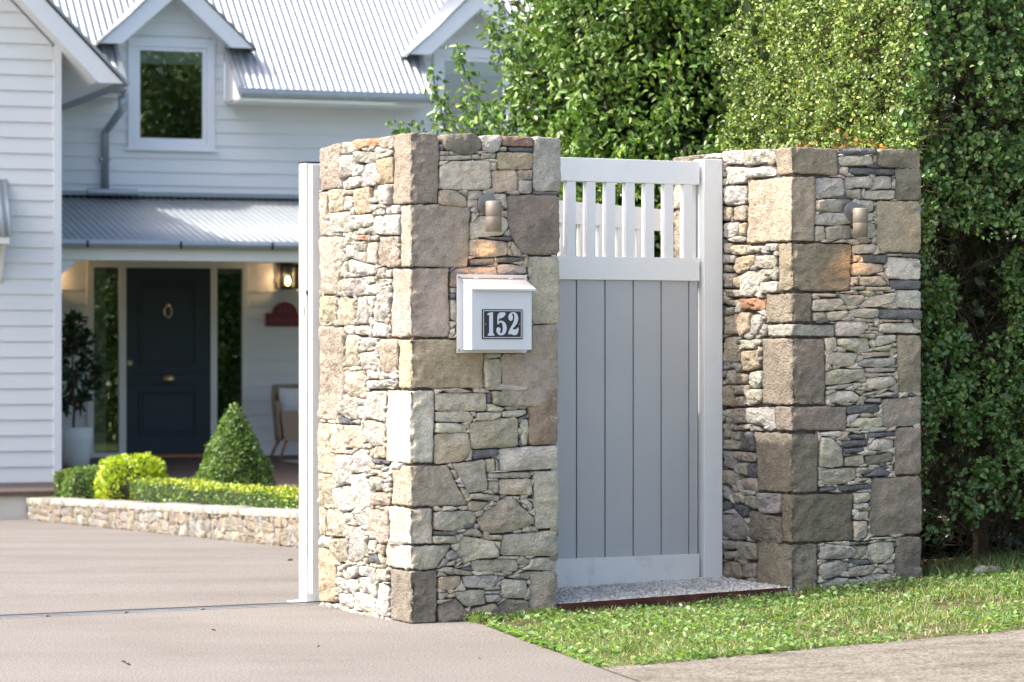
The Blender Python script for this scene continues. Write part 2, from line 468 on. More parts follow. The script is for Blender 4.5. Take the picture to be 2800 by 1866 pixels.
def face_stone(S, poly, c, org, ex, n, depth=.045, bulge=None, rough=1.0, step=.011, k_=1.):
    """poly (s,z) on a face with origin org, in-plane axis ex and outward normal n"""
    P = [np.array(p, float) for p in poly]
    A_ = sum(P[i][0]*P[(i+1) % len(P)][1] - P[(i+1) % len(P)][0]*P[i][1] for i in range(len(P)))/2
    if A_ < 0: P = P[::-1]
    size = math.sqrt(abs(A_))
    P = chaikin(P, 1, .10 if size < .12 else .07)
    # resample
    out = []
    for i in range(len(P)):
        a, b = P[i], P[(i+1) % len(P)]; L = np.linalg.norm(b-a); k = max(1, int(round(L/step)))
        for j in range(k): out.append(a + (b-a)*j/k)
    P = np.array(out); m = len(P); cen = P.mean(0)
    d = P - cen; rad = np.linalg.norm(d, axis=1)
    seed = srnd.uniform(0, 60)
    jit = fbm(np.c_[P*52, np.full(m, seed)], 3)*.0050 + .0012
    P = cen + d*(1 + (jit/np.maximum(rad, .005))[:, None])
    d = P - cen; rad = np.linalg.norm(d, axis=1); rm = max(rad.min(), .004)
    if bulge is None: bulge = min(.008, .002 + size*.045)*srnd.uniform(.3, 1.4)
    tx, tz = (srnd.gauss(0, .09), srnd.gauss(0, .07)) if size < .14 else (srnd.gauss(0, .02), srnd.gauss(0, .02))
    sh = [0, 0, .0010, .0028, .007]
    sh = [x for x in sh if x < rm*.6]
    hh = [-depth, -.008, -.0028, -.0006, .001][:len(sh)]
    k = max(2, int(max(rad)/.013))
    fr = [1 - (sh[-1]/rm)*.0 for _ in ()]
    rings = []; hts = []
    for q, h in zip(sh, hh):
        rings.append(cen + d*(1 - q/np.maximum(rad, rm))[:, None]); hts.append(np.full(m, h))
    last = rings[-1]; dl = last - cen
    for j in range(1, k+1):
        t = 1 - j/(k+.35); rings.append(cen + dl*t); hts.append(np.full(m, .001 + bulge*(1 - t*t)))
    Q = np.concatenate(rings + [cen[None]]); Hh = np.concatenate(hts + [np.array([.001 + bulge])])
    nv = np.concatenate([np.zeros(m)] + [np.ones(m)*min(1, .35 + .2*i) for i in range(len(rings)-1)] + [np.ones(1)])
    p3 = np.c_[Q, np.full(len(Q), seed)]
    big = fbm(p3*np.array([14, 18, 1]), 2); fine = fbm(p3*np.array([46, 58, 1]) + 5, 3)
    rid = 1 - np.abs(fbm(p3*np.array([22, 34, 1]) + 9, 3))*2
    fac = np.abs(fbm(p3*np.array([9, 13, 1]) + 21, 2))
    Hh = Hh + nv*(big*.006*min(1, size/.08) + fine*.0055*rough + np.clip(rid, 0, 1)*.0045*rough - fac*.010*min(1, size/.08)) + nv*((Q[:, 0]-cen[0])*tx + (Q[:, 1]-cen[1])*tz)
    Vw = org[None] + Q[:, :1]*ex[None] + np.c_[np.zeros(len(Q)), np.zeros(len(Q)), Q[:, 1]] + Hh[:, None]*n[None]
    F = []
    for i in range(len(rings)-1):
        for j in range(m):
            a = i*m + j; b = i*m + (j+1) % m; F.append((a, b, b+m, a+m))
    L = (len(rings)-1)*m; cidx = len(Q)-1
    for j in range(m): F.append((L+j, L+(j+1) % m, cidx))
    flip = np.cross(ex, [0, 0, 1]) @ n < 0
    if flip: F = [f[::-1] for f in F]
    cc = np.array(stone_col(c, k_))
    S.put(Vw, F, cc)

def block_stone(name, parent, u0, w0, w1, s0, s1, z0, z1, c, seed, v0=0, side_tint=None):
    """rock-faced corner block; w/s are its widths on the front and side at bottom and top"""
    w, s_, h = max(w0, w1), max(s0, s1), z1 - z0
    bm = bmesh.new()
    st = .0095
    nu, nv, nz = [max(3, int(round(x/st))) for x in (w, s_, h)]
    # box surface as grids
    def grid(f, na, nb):
        vs = [[bm.verts.new(f(a/na, b/nb)) for b in range(nb+1)] for a in range(na+1)]
        for a in range(na):
            for b in range(nb): bm.faces.new((vs[a][b], vs[a+1][b], vs[a+1][b+1], vs[a][b+1]))
    grid(lambda a, b: (a, 0, b), nu, nz); grid(lambda a, b: (0, a, b), nv, nz)
    grid(lambda a, b: (a, b, 1), nu, nv); grid(lambda a, b: (1, a, b), nv, nz)
    grid(lambda a, b: (a, b, 0), nu, nv)
    bmesh.ops.remove_doubles(bm, verts=bm.verts, dist=1e-4)
    bmesh.ops.recalc_face_normals(bm, faces=bm.faces)
    V = np.array([v.co[:] for v in bm.verts]); F = [[v.index for v in f.verts] for f in bm.faces]
    bm.free()
    t = V[:, 2]
    dim = np.c_[w0 + (w1-w0)*t, s0 + (s1-s0)*t, np.full(len(V), h)]
    Pp = V*dim
    rn = fbm(np.c_[Pp[:, 0]*9 + seed, Pp[:, 1]*9, Pp[:, 2]*9], 2)
    r = .0035 + .008*np.clip(rn + .3, 0, 1)
    r = np.minimum(r, h*.3)[:, None]
    inner = np.clip(Pp, r, dim - r); dd = Pp - inner; L = np.linalg.norm(dd, axis=1, keepdims=True); nn = dd/np.maximum(L, 1e-9)
    Pp = inner + nn*r
    sd = np.c_[Pp[:, 0] + seed*1.7, Pp[:, 1] + seed*.9, Pp[:, 2] + seed]
    rock = fbm(sd*16, 3); fine = fbm(sd*60, 3); rid = np.clip(1 - np.abs(fbm(sd*24 + 3, 3))*2.6, 0, 1)
    # chipped arris: chunks knocked off near the vertical corner
    near = np.clip(1 - np.maximum(Pp[:, 0], Pp[:, 1])/.07, 0, 1)
    chip = np.clip(fbm(sd*26 + 31, 3) - .05, 0, 1)*near*.028
    sidew = np.abs(nn[:, 1]) < .7
    near2 = np.clip(1.15 - Pp[:, 0]/.085, 0, 1)*(1 - sidew)
    far2 = (1 - sidew)*np.clip(fbm(sd*5 + 50, 2)*2, 0, 1)
    amp = rock*.0062 + fine*.0052 - rid*.0045*sidew - chip*1.15 - (near2 + .55*far2)*np.abs(fbm(sd*21 + 70, 3))*.030 - far2*np.clip(fbm(sd*36 + 90, 2), 0, 1)*.016
    Pp = Pp + nn*amp[:, None]
    gap = .0015
    Pw = np.array([G(u0 + p[0], v0 + p[1], z0 + gap + p[2]*(1 - 2*gap/h)) for p in Pp])
    o = mesh_obj(name, Pw, F, M['stone'], parent, None, True, np.tile(stone_col(c), (len(Pw), 1)))
    bm = bmesh.new(); bm.from_mesh(o.data); bmesh.ops.recalc_face_normals(bm, faces=bm.faces); bm.to_mesh(o.data); bm.free()
    return o

def parse(txt):
    out = []
    for l in txt.splitlines():
        a = l.split(); out.append((a[0], [tuple(int(q)/1000 for q in p.split(',')) for p in a[1:]]))
    return out
RES = .0025
def rast(poly, shape, z0):
    H_, W_ = shape; X, Z = np.meshgrid((np.arange(W_)+.5)*RES, z0 + (np.arange(H_)+.5)*RES); ins = np.zeros(shape, bool); n = len(poly)
    for i in range(n):
        (xa, za), (xb, zb) = poly[i], poly[(i+1) % n]
        if za == zb: continue
        ins ^= ((za > Z) != (zb > Z)) & (X < (xb-xa)*(Z-za)/(zb-za) + xa)
    return ins
def fill(stones, quads, W_, zb, zt, seed, sides, big=False, cap=330):
    """chips and small stones packed into whatever the larger stones leave open"""
    rnd = random.Random(seed); shape = (int((zt-zb)/RES), int(W_/RES)); occ = np.zeros(shape, bool)
    for c, P in stones: occ |= rast(P, shape, zb)
    for q in quads: occ |= rast(q, shape, zb)
    out = []; H_, Wn = shape
    def dist(occ):
        D = np.zeros(shape); cur = ~occ; k = 0
        while cur.any():
            k += 1; D[cur] = k; e = cur.copy(); e[1:] &= cur[:-1]; e[:-1] &= cur[1:]; e[0] = e[-1] = False
            if k % 2 == 0: e[:, 1:] &= cur[:, :-1]; e[:, :-1] &= cur[:, 1:]
            cur = e
        return D
    for it in range(cap):
        if it % 6 == 0: D = dist(occ)
        mxd = D.max()
        if mxd < 4: break
        cand = np.argwhere(D >= mxd - .1); i, j = cand[rnd.randrange(len(cand))]
        mz, mx_ = (rnd.uniform(.02, .06), rnd.uniform(.05, .12)) if big else (rnd.uniform(.012, .04), rnd.uniform(.035, .085))
        poly = []; n = 7; ph = rnd.random()
        for a in range(n):
            t = 2*math.pi*(a + ph*.8 + rnd.uniform(-.15, .15))/n; dx, dz = math.cos(t)*mx_, math.sin(t)*mz
            m = int(math.hypot(dx, dz)/RES) + 1; q = 1.
            for s in range(1, m+1):
                ii = int(i + dz/RES*s/m); jj = int(j + dx/RES*s/m)
                if ii < 0 or jj < 0 or ii >= H_ or jj >= Wn or occ[ii, jj]: q = (s-1)/m; break
            poly.append((dx*q, dz*q))
        cx, cz = (j+.5)*RES, zb + (i+.5)*RES; poly = [(cx + x*.97, cz + z*.97) for x, z in poly]
        ar = abs(sum(poly[k][0]*poly[(k+1) % n][1] - poly[(k+1) % n][0]*poly[k][1] for k in range(n)))/2
        occ |= rast(poly, shape, zb); occ[max(0, i-2):i+3, max(0, j-2):j+3] = True; D[occ] = 0
        if ar > 1.6e-4:
            pp = [poly[0]]
            for p in poly[1:]:
                if abs(p[0]-pp[-1][0]) + abs(p[1]-pp[-1][1]) > .004: pp.append(p)
            if len(pp) >= 4: out.append((rnd.choice(sides), pp))
    return out

def pier(label, u0, width, depth, blocks, front, side, zbase, seed):
    root = thing('stone_pier', label, 'gate pillar', G(u0 + width/2, depth/2, zbase), 'dry stone gate pillars')
    mb = MB(); mb.box(G, u0 + .022, u0 + width - .022, .022, depth - .022, zbase - .2, 1.945); mb.build('mortar_core', M['mortar'], root)
    fq = [[(-.02, b[0]), (b[2], b[0]), (b[3], b[1]), (-.02, b[1])] for b in blocks]
    sq = [[(-.02, b[0]), (b[4], b[0]), (b[5], b[1]), (-.02, b[1])] for b in blocks]
    fs, ss = parse(front), parse(side)
    ex, n = G.vec(1, 0, 0), G.vec(0, -1, 0)
    S = Stones()
    chips_f = fill([(c, P) for c, P in fs], fq, width - .005, zbase, 1.955, seed, 'kkcmgkwtc')
    chips_s = fill([(c, P) for c, P in ss], sq, depth - .005, zbase, 1.955, seed + 1, 'wwwckmt')
    org = np.array(G(u0, 0, 0))
    for c, P in fs: face_stone(S, P, c[0], org, ex, n, depth=.10 if '!' in c else .045, rough=.7 if '!' in c else 1, k_=1.13)  # front stone colour raised to offset the shade on this face
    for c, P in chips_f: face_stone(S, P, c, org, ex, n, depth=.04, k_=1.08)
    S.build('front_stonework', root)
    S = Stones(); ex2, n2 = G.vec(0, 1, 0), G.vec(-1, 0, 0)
    for c, P in ss: face_stone(S, P, c[0], org, ex2, n2, depth=.10 if '!' in c else .045, rough=1.8, k_=.86)  # side stone colour lowered to offset direct sun on this face
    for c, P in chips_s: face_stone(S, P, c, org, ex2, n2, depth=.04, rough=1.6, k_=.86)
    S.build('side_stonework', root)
    # far side and back: coarse coursed stone
    S = Stones(); org2 = np.array(G(u0 + width, 0, 0))
    for c, P in fill([], [], depth, zbase, 1.97, seed + 2, 'tkcbwmT', True, 130): face_stone(S, P, c, org2, ex2, -n2, depth=.04, step=.03)
    org3 = np.array(G(u0, depth, 0))
    for c, P in fill([], [], width, zbase, 1.97, seed + 3, 'tkcbwmT', True, 100): face_stone(S, P, c, org3, ex, -n, depth=.04, step=.03)
    S.build('rear_stonework', root)
    for k, b in enumerate(blocks):
        block_stone('corner_block', root, u0, b[2], b[3], b[4], b[5], max(b[0], zbase - .01), b[1], b[6], seed*3.1 + k*5.7)
    return root
FRONT_A = """m! 558,1978 680,1977 678,1755 552,1757
b! 431,1734 672,1745 672,1496 505,1495 449,1573 437,1626
k! 528,1486 672,1488 671,1212 550,1212
p! 546,1205 665,1208 665,869 416,878 408,1086 543,1093
B 140,1975 283,1984 318,1962 316,1922 272,1896 209,1896 151,1917
m 318,1975 401,1979 408,1958 397,1918 368,1905 327,1913
r 410,1977 552,1976 552,1937 410,1937
k 402,1931 431,1931 427,1917 402,1917
g 438,1931 549,1934 549,1917 449,1914
y 390,1911 550,1912 549,1845 390,1839
m 131,1907 169,1908 168,1891 131,1890
k 131,1887 272,1894 268,1878 131,1869
k 274,1896 309,1899 309,1879 275,1878
k 312,1905 382,1904 379,1884 327,1883
c 131,1867 172,1869 151,1853 131,1852
c 133,1847 188,1869 349,1875 356,1850 360,1771 342,1757 137,1752 129,1798
k 353,1869 382,1868 385,1839 356,1837
y 364,1834 475,1839 480,1767 460,1748 368,1748
t 483,1839 549,1841 547,1802 484,1802
w 483,1797 547,1799 546,1745 484,1746
g 552,1755 667,1753 667,1743 554,1742
t 129,1749 195,1750 250,1722 250,1685 126,1691
c 257,1747 316,1753 320,1720 257,1714
k 255,1712 309,1716 305,1683 255,1681
k 370,1741 427,1739 431,1679 401,1692 370,1718
m 275,1659 312,1663 283,1623 272,1623
c 272,1623 316,1650 432,1642 435,1599 408,1572 290,1560 267,1570
p 405,1672 432,1672 432,1646 405,1647
p 262,1550 290,1554 434,1546 434,1493 356,1480 264,1484
g 342,1564 449,1566 453,1551 349,1554
k 454,1550 504,1500 498,1485 464,1488 449,1513
k 437,1529 460,1488 438,1493
g 264,1472 375,1477 371,1452 268,1447
g 379,1478 509,1484 509,1467 379,1459
t 184,1423 213,1437 379,1445 385,1412 379,1392 180,1357
m 390,1445 416,1454 520,1447 524,1417 390,1409
c 182,1354 202,1354 202,1337 182,1337
g 180,1332 202,1332 202,1312 180,1314
k 179,1308 209,1304 209,1215 179,1232
k 173,1182 202,1205 202,1179 188,1159
k 328,1090 405,1091 403,1076 334,1066
k 331,1063 401,1069 410,1039 405,960 334,947 328,1026
R! 535,955 665,954 665,714 534,714
c! 393,701 665,711 665,616 405,609
k! 554,604 667,603 671,468 663,374 564,369 556,471
k! 416,349 663,361 663,255 401,267
k! 539,248 661,250 661,194 486,206 535,224
T! 543,194 663,192 655,5 535,14
c 325,963 416,966 524,953 520,939 342,941
c 328,987 405,989 405,973 328,971
t 111,929 338,928 340,855 111,859
p 364,936 529,932 529,861 416,876 365,885
g 342,929 362,928 360,891 345,888
c 342,883 371,883 422,864 405,852 342,855
k 111,856 261,855 285,823 253,811 111,815
c 294,849 405,849 401,831 364,818 292,817
c 410,854 520,859 524,843 483,830 410,831
c 111,808 202,809 253,793 250,770 111,771
t 262,808 479,832 483,708 272,702 266,757
t 109,765 257,767 267,697 235,651 109,645
c 494,820 528,820 532,759 524,714 494,713
g 272,697 390,700 386,674 279,660
c 242,658 272,684 272,657 250,652
t 180,642 331,657 343,556 338,530 257,525 220,585
t 336,657 375,665 377,607 342,607
m 379,665 392,648 399,612 382,612
k 345,603 535,602 539,580 349,583
p 399,575 539,577 549,508 399,515
t 348,569 393,568 396,528 382,517 349,539
t 264,518 312,522 401,508 397,485 327,495 261,502
t 259,492 353,483 323,460 316,449 257,453
k 460,506 490,505 486,492 468,495
k 490,490 520,496 546,471 546,445 539,442
T 297,418 431,506 453,506 558,411 554,391 453,360 338,357 316,378
k 108,453 290,451 292,405 228,379 188,371 105,380
g 228,400 290,404 283,382 233,379
m 224,360 272,382 305,371 328,343 242,352
g 105,372 209,369 202,356 105,357
k 102,354 202,351 211,331 202,321 102,325
c 182,317 218,321 213,291 195,292
c 213,328 235,350 364,326 393,282 390,259 283,256 217,265 199,289
t 345,350 412,348 410,330 360,330
c 370,326 407,322 402,292 386,296
k 390,264 486,258 483,247 393,250
T 273,250 468,248 483,219 479,198 283,205 272,220
k 157,240 199,255 195,233 160,232
k 195,229 228,255 239,251 206,226
k 220,223 264,250 272,233 239,221
k 118,215 158,229 275,205 275,190 173,197
y 129,189 224,189 220,152 188,134 129,136
m 237,188 386,186 390,163 364,134 239,142
k 406,169 520,161 526,118 505,88 416,92 406,129
k 371,197 416,195 434,178 379,186
m 438,181 490,192 552,196 537,165 442,173
m 127,126 169,121 145,96 127,96
k 189,124 327,130 334,72 253,63 209,97
m 333,122 403,122 393,109 334,112
m 332,140 397,141 403,127 334,126
m 338,106 393,107 408,89 401,76 342,77
B 127,77 202,96 231,69 272,8 129,0
b 261,48 379,72 392,49 375,0 279,1
B 401,68 431,85 528,77 537,44 520,7 393,3 384,30"""
SIDE_A = """T! 947,1970 713,1980 719,1794 941,1790
p! 947,1780 860,1779 860,1622 883,1595 947,1596
t! 952,1590 678,1581 687,1492 749,1339 938,1344
t! 952,1333 766,1334 770,1220 952,1221
t! 956,1205 673,1198 678,843 956,836
m 701,1983 556,1975 547,1939 617,1929 701,1933
o 551,1984 302,1977 294,1951 522,1941
m 286,1977 184,1976 187,1944 244,1927 286,1937
m 556,1936 352,1921 344,1883 428,1878 556,1892
c 310,1905 187,1921 187,1897 294,1889
w 704,1926 565,1922 568,1851 678,1833 708,1838
w 558,1880 470,1872 479,1846 513,1831 561,1851
w 467,1873 344,1876 327,1832 344,1785 428,1783 475,1812
y 319,1888 185,1894 185,1788 302,1783 335,1798 319,1838
w 708,1830 496,1828 470,1802 513,1787 704,1782
t 852,1788 696,1782 690,1695 775,1689 852,1692
t 669,1777 579,1773 582,1754 660,1758
w 687,1751 591,1750 599,1692 683,1695
y 573,1776 411,1779 414,1674 565,1673 582,1708
w 394,1782 187,1779 185,1698 310,1703 404,1741
w 411,1706 319,1700 352,1676 411,1681
m 332,1683 256,1686 256,1657 327,1658
w 244,1694 117,1690 117,1658 244,1660
w 834,1688 608,1687 603,1640 625,1598 811,1601 834,1649
w 596,1668 377,1666 394,1620 565,1606 605,1613
w 357,1655 109,1654 109,1569 344,1582 366,1605
m 475,1607 377,1616 377,1585 467,1588
c 660,1594 530,1602 556,1561 634,1547 660,1560
o 535,1583 419,1579 428,1556 530,1563
w 408,1576 319,1576 327,1554 404,1557
w 660,1548 556,1538 554,1495 660,1492
m 547,1556 465,1556 465,1516 539,1522
w 535,1512 453,1511 453,1465 530,1477
p 445,1548 330,1548 335,1457 436,1466 450,1506
t 319,1568 122,1563 122,1449 179,1440 319,1453
w 655,1479 617,1484 344,1449 330,1415 513,1410 655,1436
c 319,1440 264,1439 269,1398 310,1401
w 252,1430 187,1432 190,1400 252,1401
m 666,1404 496,1404 465,1350 513,1328 660,1333 673,1367
w 493,1405 361,1411 356,1385 436,1380
w 450,1369 344,1377 330,1334 450,1333
w 340,1395 195,1394 190,1375 310,1358
p 745,1332 560,1316 568,1211 731,1205 758,1230
m 544,1323 445,1328 406,1241 414,1212 544,1213
w 433,1328 344,1325 386,1276 425,1295
m 332,1333 203,1361 206,1253 277,1218 382,1227 387,1268
w 561,1201 398,1209 406,1167 553,1170
w 382,1212 294,1215 215,1201 215,1159 374,1160
t 660,1166 530,1165 525,1039 660,1031
w 510,1155 310,1151 327,1133 445,1102 510,1126
w 510,1090 322,1101 322,1045 493,1034
p 307,1148 130,1148 141,1027 179,1004 294,1020
p 622,1008 465,1023 470,909 608,908
c 453,1024 310,1012 302,985 445,984
w 445,977 294,980 179,986 146,967 294,945 436,943
p! 947,922 761,919 752,801 956,807
t! 960,788 842,789 833,663 788,660 788,574 956,578
p! 960,570 788,571 782,443 960,437
t! 960,430 869,421 869,309 960,307
w! 960,300 820,303 820,256 960,258
y! 956,251 779,241 761,31 947,19
w 749,914 599,920 539,902 542,813 617,811 749,836
w 530,901 462,898 470,876 527,875
w 458,929 239,936 264,811 441,822
w 539,866 453,872 457,820 530,813
g 745,824 539,796 599,791 736,793
c 834,785 673,788 664,700 708,665 825,664
t 660,785 513,791 474,754 479,694 652,690
w 465,814 261,804 272,712 377,707 467,733
m 657,682 565,683 582,665 657,662
w 775,657 586,663 603,565 758,515 775,571
w 579,667 479,692 398,654 431,600 570,588
t 425,693 344,699 344,666 408,661
p 332,706 269,706 244,660 324,660
g 386,653 211,653 211,639 369,635
w 361,631 277,631 294,611
w 269,624 203,627 244,608
w 200,647 90,644 98,622 179,616
w 394,609 302,609 297,594 386,591
w 291,603 203,607 211,581 282,575
w 605,577 462,590 411,532 389,466 496,430 605,482
m 416,578 294,583 294,527 399,526
w 274,560 211,560 211,524 266,522
w 781,511 617,535 608,455 568,438 687,418 775,460
p 382,512 294,519 215,513 215,469 382,461
t 861,421 704,428 664,369 682,314 811,310 858,323
w 683,412 591,419 586,389 657,374
w 579,414 425,427 431,377 553,370
p 403,447 223,446 223,322 286,308 425,356
m 655,365 470,358 440,250 496,223 625,211 625,316
t 811,297 638,307 634,220 749,199 811,250
w 433,313 344,322 344,277 425,269
p 332,306 264,303 264,261 332,267
g 416,251 344,265 277,223 425,221
m 211,333 85,322 106,314 211,311
w 758,182 652,203 660,187 749,150
w 701,174 530,205 517,163 660,132 701,146
w 510,203 344,207 356,174 419,161 510,163
w 340,204 223,206 223,160 340,153
w 657,131 530,147 525,104 573,78 657,87
w 754,141 687,132 664,87 745,101
w 510,152 403,163 330,126 361,84 493,100
w 745,72 582,78 565,19 745,22
w 535,95 344,76 352,20 547,14
w 324,142 277,148 215,133 223,14 335,14"""
FRONT_B = """b! 438,1979 667,1980 667,1902 443,1900
B! 536,1896 667,1901 667,1761 536,1759
Y! 437,1752 667,1754 665,1529 437,1530
c! 489,1508 667,1501 667,1411 487,1415
g! 500,1406 667,1407 667,1370 508,1369
c! 536,1363 667,1364 667,1282 534,1290
g! 451,1281 667,1277 667,1235 453,1240
c! 447,1217 667,1221 667,1175 444,1179
b! 540,1165 667,1165 667,909 547,919
g 238,1974 430,1981 432,1955 253,1948
k 240,1939 409,1949 417,1908 245,1900
k 417,1949 437,1953 440,1923 421,1915
c 242,1896 289,1895 287,1866 244,1865
g 295,1892 532,1892 528,1867 295,1866
m 126,1844 260,1846 264,1770 161,1760 126,1765
k 272,1851 405,1858 410,1816 396,1807 273,1809
k 419,1858 511,1861 511,1807 425,1805
k 517,1854 532,1851 530,1804 517,1811
k 272,1798 354,1801 354,1754 276,1770
c 371,1795 532,1801 528,1761 368,1758
k 123,1750 312,1758 295,1714 261,1699 124,1703
k 356,1754 420,1752 421,1709 392,1701 354,1736
k 124,1688 178,1696 303,1697 303,1654 245,1643 124,1643
k 383,1693 417,1697 420,1666 383,1660
p 123,1635 166,1636 170,1581 126,1571
k 176,1632 245,1641 303,1642 303,1586 178,1574
k 383,1654 424,1651 435,1610 420,1590 383,1589
k 313,1550 337,1561 428,1562 424,1524 315,1521
p 313,1513 354,1513 350,1489 313,1480
g 360,1515 488,1517 483,1482 364,1484
p 315,1475 345,1481 471,1475 475,1447 396,1429 315,1426
k 489,1522 566,1523 568,1515 491,1512
g 572,1524 665,1520 662,1506 572,1509
k 347,1419 455,1424 489,1393 472,1382 351,1383
k 309,1419 337,1419 337,1387 312,1386
m 301,1376 375,1379 371,1364 305,1363
k 381,1377 506,1378 517,1361 389,1358
k 105,1346 224,1345 226,1331 109,1334
c 109,1319 253,1326 267,1303 211,1271 109,1270
k 234,1345 373,1341 369,1318 329,1289 291,1290
c 356,1296 396,1334 530,1354 530,1312 438,1290 360,1289
k 112,1262 170,1266 176,1239 113,1226
k 176,1266 282,1273 289,1264 253,1233 184,1228
c 295,1271 320,1281 443,1280 445,1247 396,1238 297,1248
c 226,1224 371,1228 399,1204 354,1166 226,1163
t 385,1220 424,1217 405,1201
p 455,1235 579,1233 575,1225 481,1222
k 339,1171 430,1174 424,1152 354,1159
c 171,1153 232,1154 232,1099 180,1092
c 238,1151 399,1153 407,1105 362,1093 278,1103 238,1126
c 423,1119 438,1164 535,1167 535,1140 455,1120
k 415,1110 522,1128 498,1099 423,1099
p 347,1089 505,1096 509,1077 371,1072
k 176,1079 220,1093 335,1088 320,1035 245,1029 180,1043
m 330,1034 362,1064 530,1066 530,1037 455,1026
k 377,1022 535,1025 535,1010 388,1003
k 176,1005 228,1019 371,1017 371,984 287,958 174,951
c 381,977 523,989 543,955 472,932 385,932
k 423,998 535,1000 535,990 426,989
k 176,941 287,955 316,955 295,940 184,929
T! 464,887 667,897 667,771 471,765
b! 532,760 667,763 669,558 529,557
B! 409,543 667,548 673,295 398,293
B! 532,283 667,280 665,94 532,99
c 182,905 245,924 312,926 351,896 329,877 188,873
k 318,957 354,959 356,939 322,933
k 326,927 377,923 354,908
k 356,909 447,926 449,917 371,901
k 436,906 489,919 543,915 523,900 415,897
m 372,878 396,892 458,890 458,872
g 284,860 445,866 445,829 287,823
c 301,780 337,808 464,806 466,766 305,769
c 142,745 253,751 253,725 161,730
k 272,761 369,765 337,747 272,748
c 347,746 421,756 388,739
g 385,742 530,743 530,728 385,720
g 284,733 373,735 373,717 284,718
g 246,705 399,713 390,691 263,679
g 263,673 369,678 373,660 272,653
c 145,728 203,720 256,674 268,603 211,595 142,593
c 389,679 419,712 522,710 522,677 489,663 398,666
p 273,637 365,646 369,609 345,598 276,601
B 377,639 513,655 517,620 385,596
k 330,590 405,591 371,564 339,561
g 364,552 455,591 517,554 415,551
t 483,598 523,599 517,570
k 145,583 324,590 327,546 287,527 211,520 142,542
t 326,546 403,546 399,537 329,526
c 142,523 178,516 142,512
g 146,509 226,511 222,493 146,491
g 234,514 403,518 407,499 234,489
c 318,481 399,482 403,455 383,443 320,442
m 320,435 393,436 393,411 320,409
c 320,399 393,401 394,368 322,364
k 320,357 390,358 386,287 322,276
g 297,269 400,269 388,258 297,257
c 392,284 522,285 506,278 396,277
k 142,252 186,264 323,247 327,213 312,200 142,197
t 335,250 386,248 382,205 337,203
k 394,246 423,266 517,262 526,224 481,177 423,172 389,210
g 288,195 383,192 407,172 305,169
k 508,202 530,212 530,186 510,179
k 142,178 245,191 295,180 289,150 245,125 161,110 142,134
k 297,159 413,167 432,149 396,123 301,119
T 440,165 530,169 530,132 449,149
m 142,90 228,115 289,113 293,86 161,66
m 297,106 345,104 352,66 301,68
k 360,111 430,129 505,123 513,85 379,65"""
SIDE_B = """b 1026,1987 787,1987 775,1899 1026,1905
t 1026,1863 861,1859 854,1751 1026,1750
t 1026,1743 868,1740 868,1394 1026,1389
w 769,1984 598,1983 591,1960 750,1966
w 581,1989 393,1985 389,1925 552,1930
w 380,1983 156,1975 156,1928 376,1910
w 552,1919 379,1905 375,1840 510,1838 552,1869
w 362,1901 149,1900 149,1860 362,1859
w 758,1946 569,1936 569,1870 758,1880
w 846,1840 569,1826 569,1753 846,1765
w 846,1758 576,1746 576,1681 846,1691
w 564,1832 382,1826 389,1747 538,1746 564,1768
t 569,1741 501,1734 501,1679 569,1680
t 488,1734 386,1740 378,1671 481,1678
w 569,1668 445,1668 445,1626 510,1596 569,1607
y 442,1659 382,1663 382,1606 439,1606
k 569,1577 508,1575 515,1534 569,1536
y 507,1567 368,1563 368,1523 495,1525
m 355,1559 223,1555 262,1531 355,1528
w 211,1564 122,1563 129,1531 207,1533
Y 460,1512 306,1520 299,1485 358,1458 456,1439 495,1460
w 286,1514 135,1514 131,1467 193,1454 286,1464
m 569,1526 473,1522 480,1490 569,1491
k 569,1482 501,1477 501,1450 569,1452
k 569,1445 487,1440 494,1381 569,1381
y 488,1422 421,1428 428,1384 481,1381
w 252,1453 135,1451 156,1425 232,1421
w 425,1428 372,1450 264,1446 278,1369 330,1335 418,1340
c 252,1396 122,1400 122,1350 252,1349
o 439,1327 230,1328 230,1277 411,1283
k 569,1372 431,1367 438,1337 552,1342
k 559,1325 445,1323 459,1297 552,1306
k 569,1289 487,1291 487,1262 569,1259
y 488,1262 361,1268 354,1185 414,1160 481,1177
k 569,1248 494,1255 487,1175 569,1171
m 348,1254 244,1256 237,1219 275,1170 344,1170
t 569,1157 466,1161 445,1048 569,1047
c 439,1146 299,1146 306,1106 411,1109
y 425,1096 271,1103 264,1026 400,1008 428,1039
t 552,1008 459,1016 459,950 552,953
y 453,1002 368,988 375,955 446,950
w 355,1002 264,1010 251,955 317,930 362,953
t 576,943 494,944 494,853 576,851
p 481,944 361,946 368,909 474,907
c 397,913 344,928 244,929 251,882 372,855
t 488,890 403,895 403,854 488,856
p 517,838 361,846 361,783 488,776
w 355,847 156,853 156,781 221,765 341,784
p 488,764 347,777 333,755 481,745
k 576,775 515,777 515,714 576,712
k 510,733 438,741 438,702 502,700
g 425,739 317,742 306,659 425,655
k 576,702 438,698 438,662 576,658
t 481,651 306,649 306,613 414,609 481,634
m 576,651 501,646 456,606 484,571 576,585
k 460,597 375,607 375,545 453,571
g 362,601 292,603 292,545 362,542
k 576,567 438,558 431,534 491,490 576,523
t 418,534 292,539 285,478 411,497
m 584,508 508,472 508,431 584,442
k 495,472 431,468 433,427 488,432
k 397,459 299,460 299,405 390,422
m 286,475 102,480 99,398 248,387 289,419
g 584,428 515,424 508,395 584,376
g 502,421 361,410 361,366 481,382
m 576,366 445,370 361,329 368,269 481,258 576,274
B 348,396 97,376 89,261 344,270
k 584,253 459,253 459,220 569,213
k 439,254 295,253 299,184 358,178 442,192
k 569,199 459,210 466,180 569,165
T 584,151 431,165 403,96 584,75
t 404,156 299,166 306,103 397,96"""
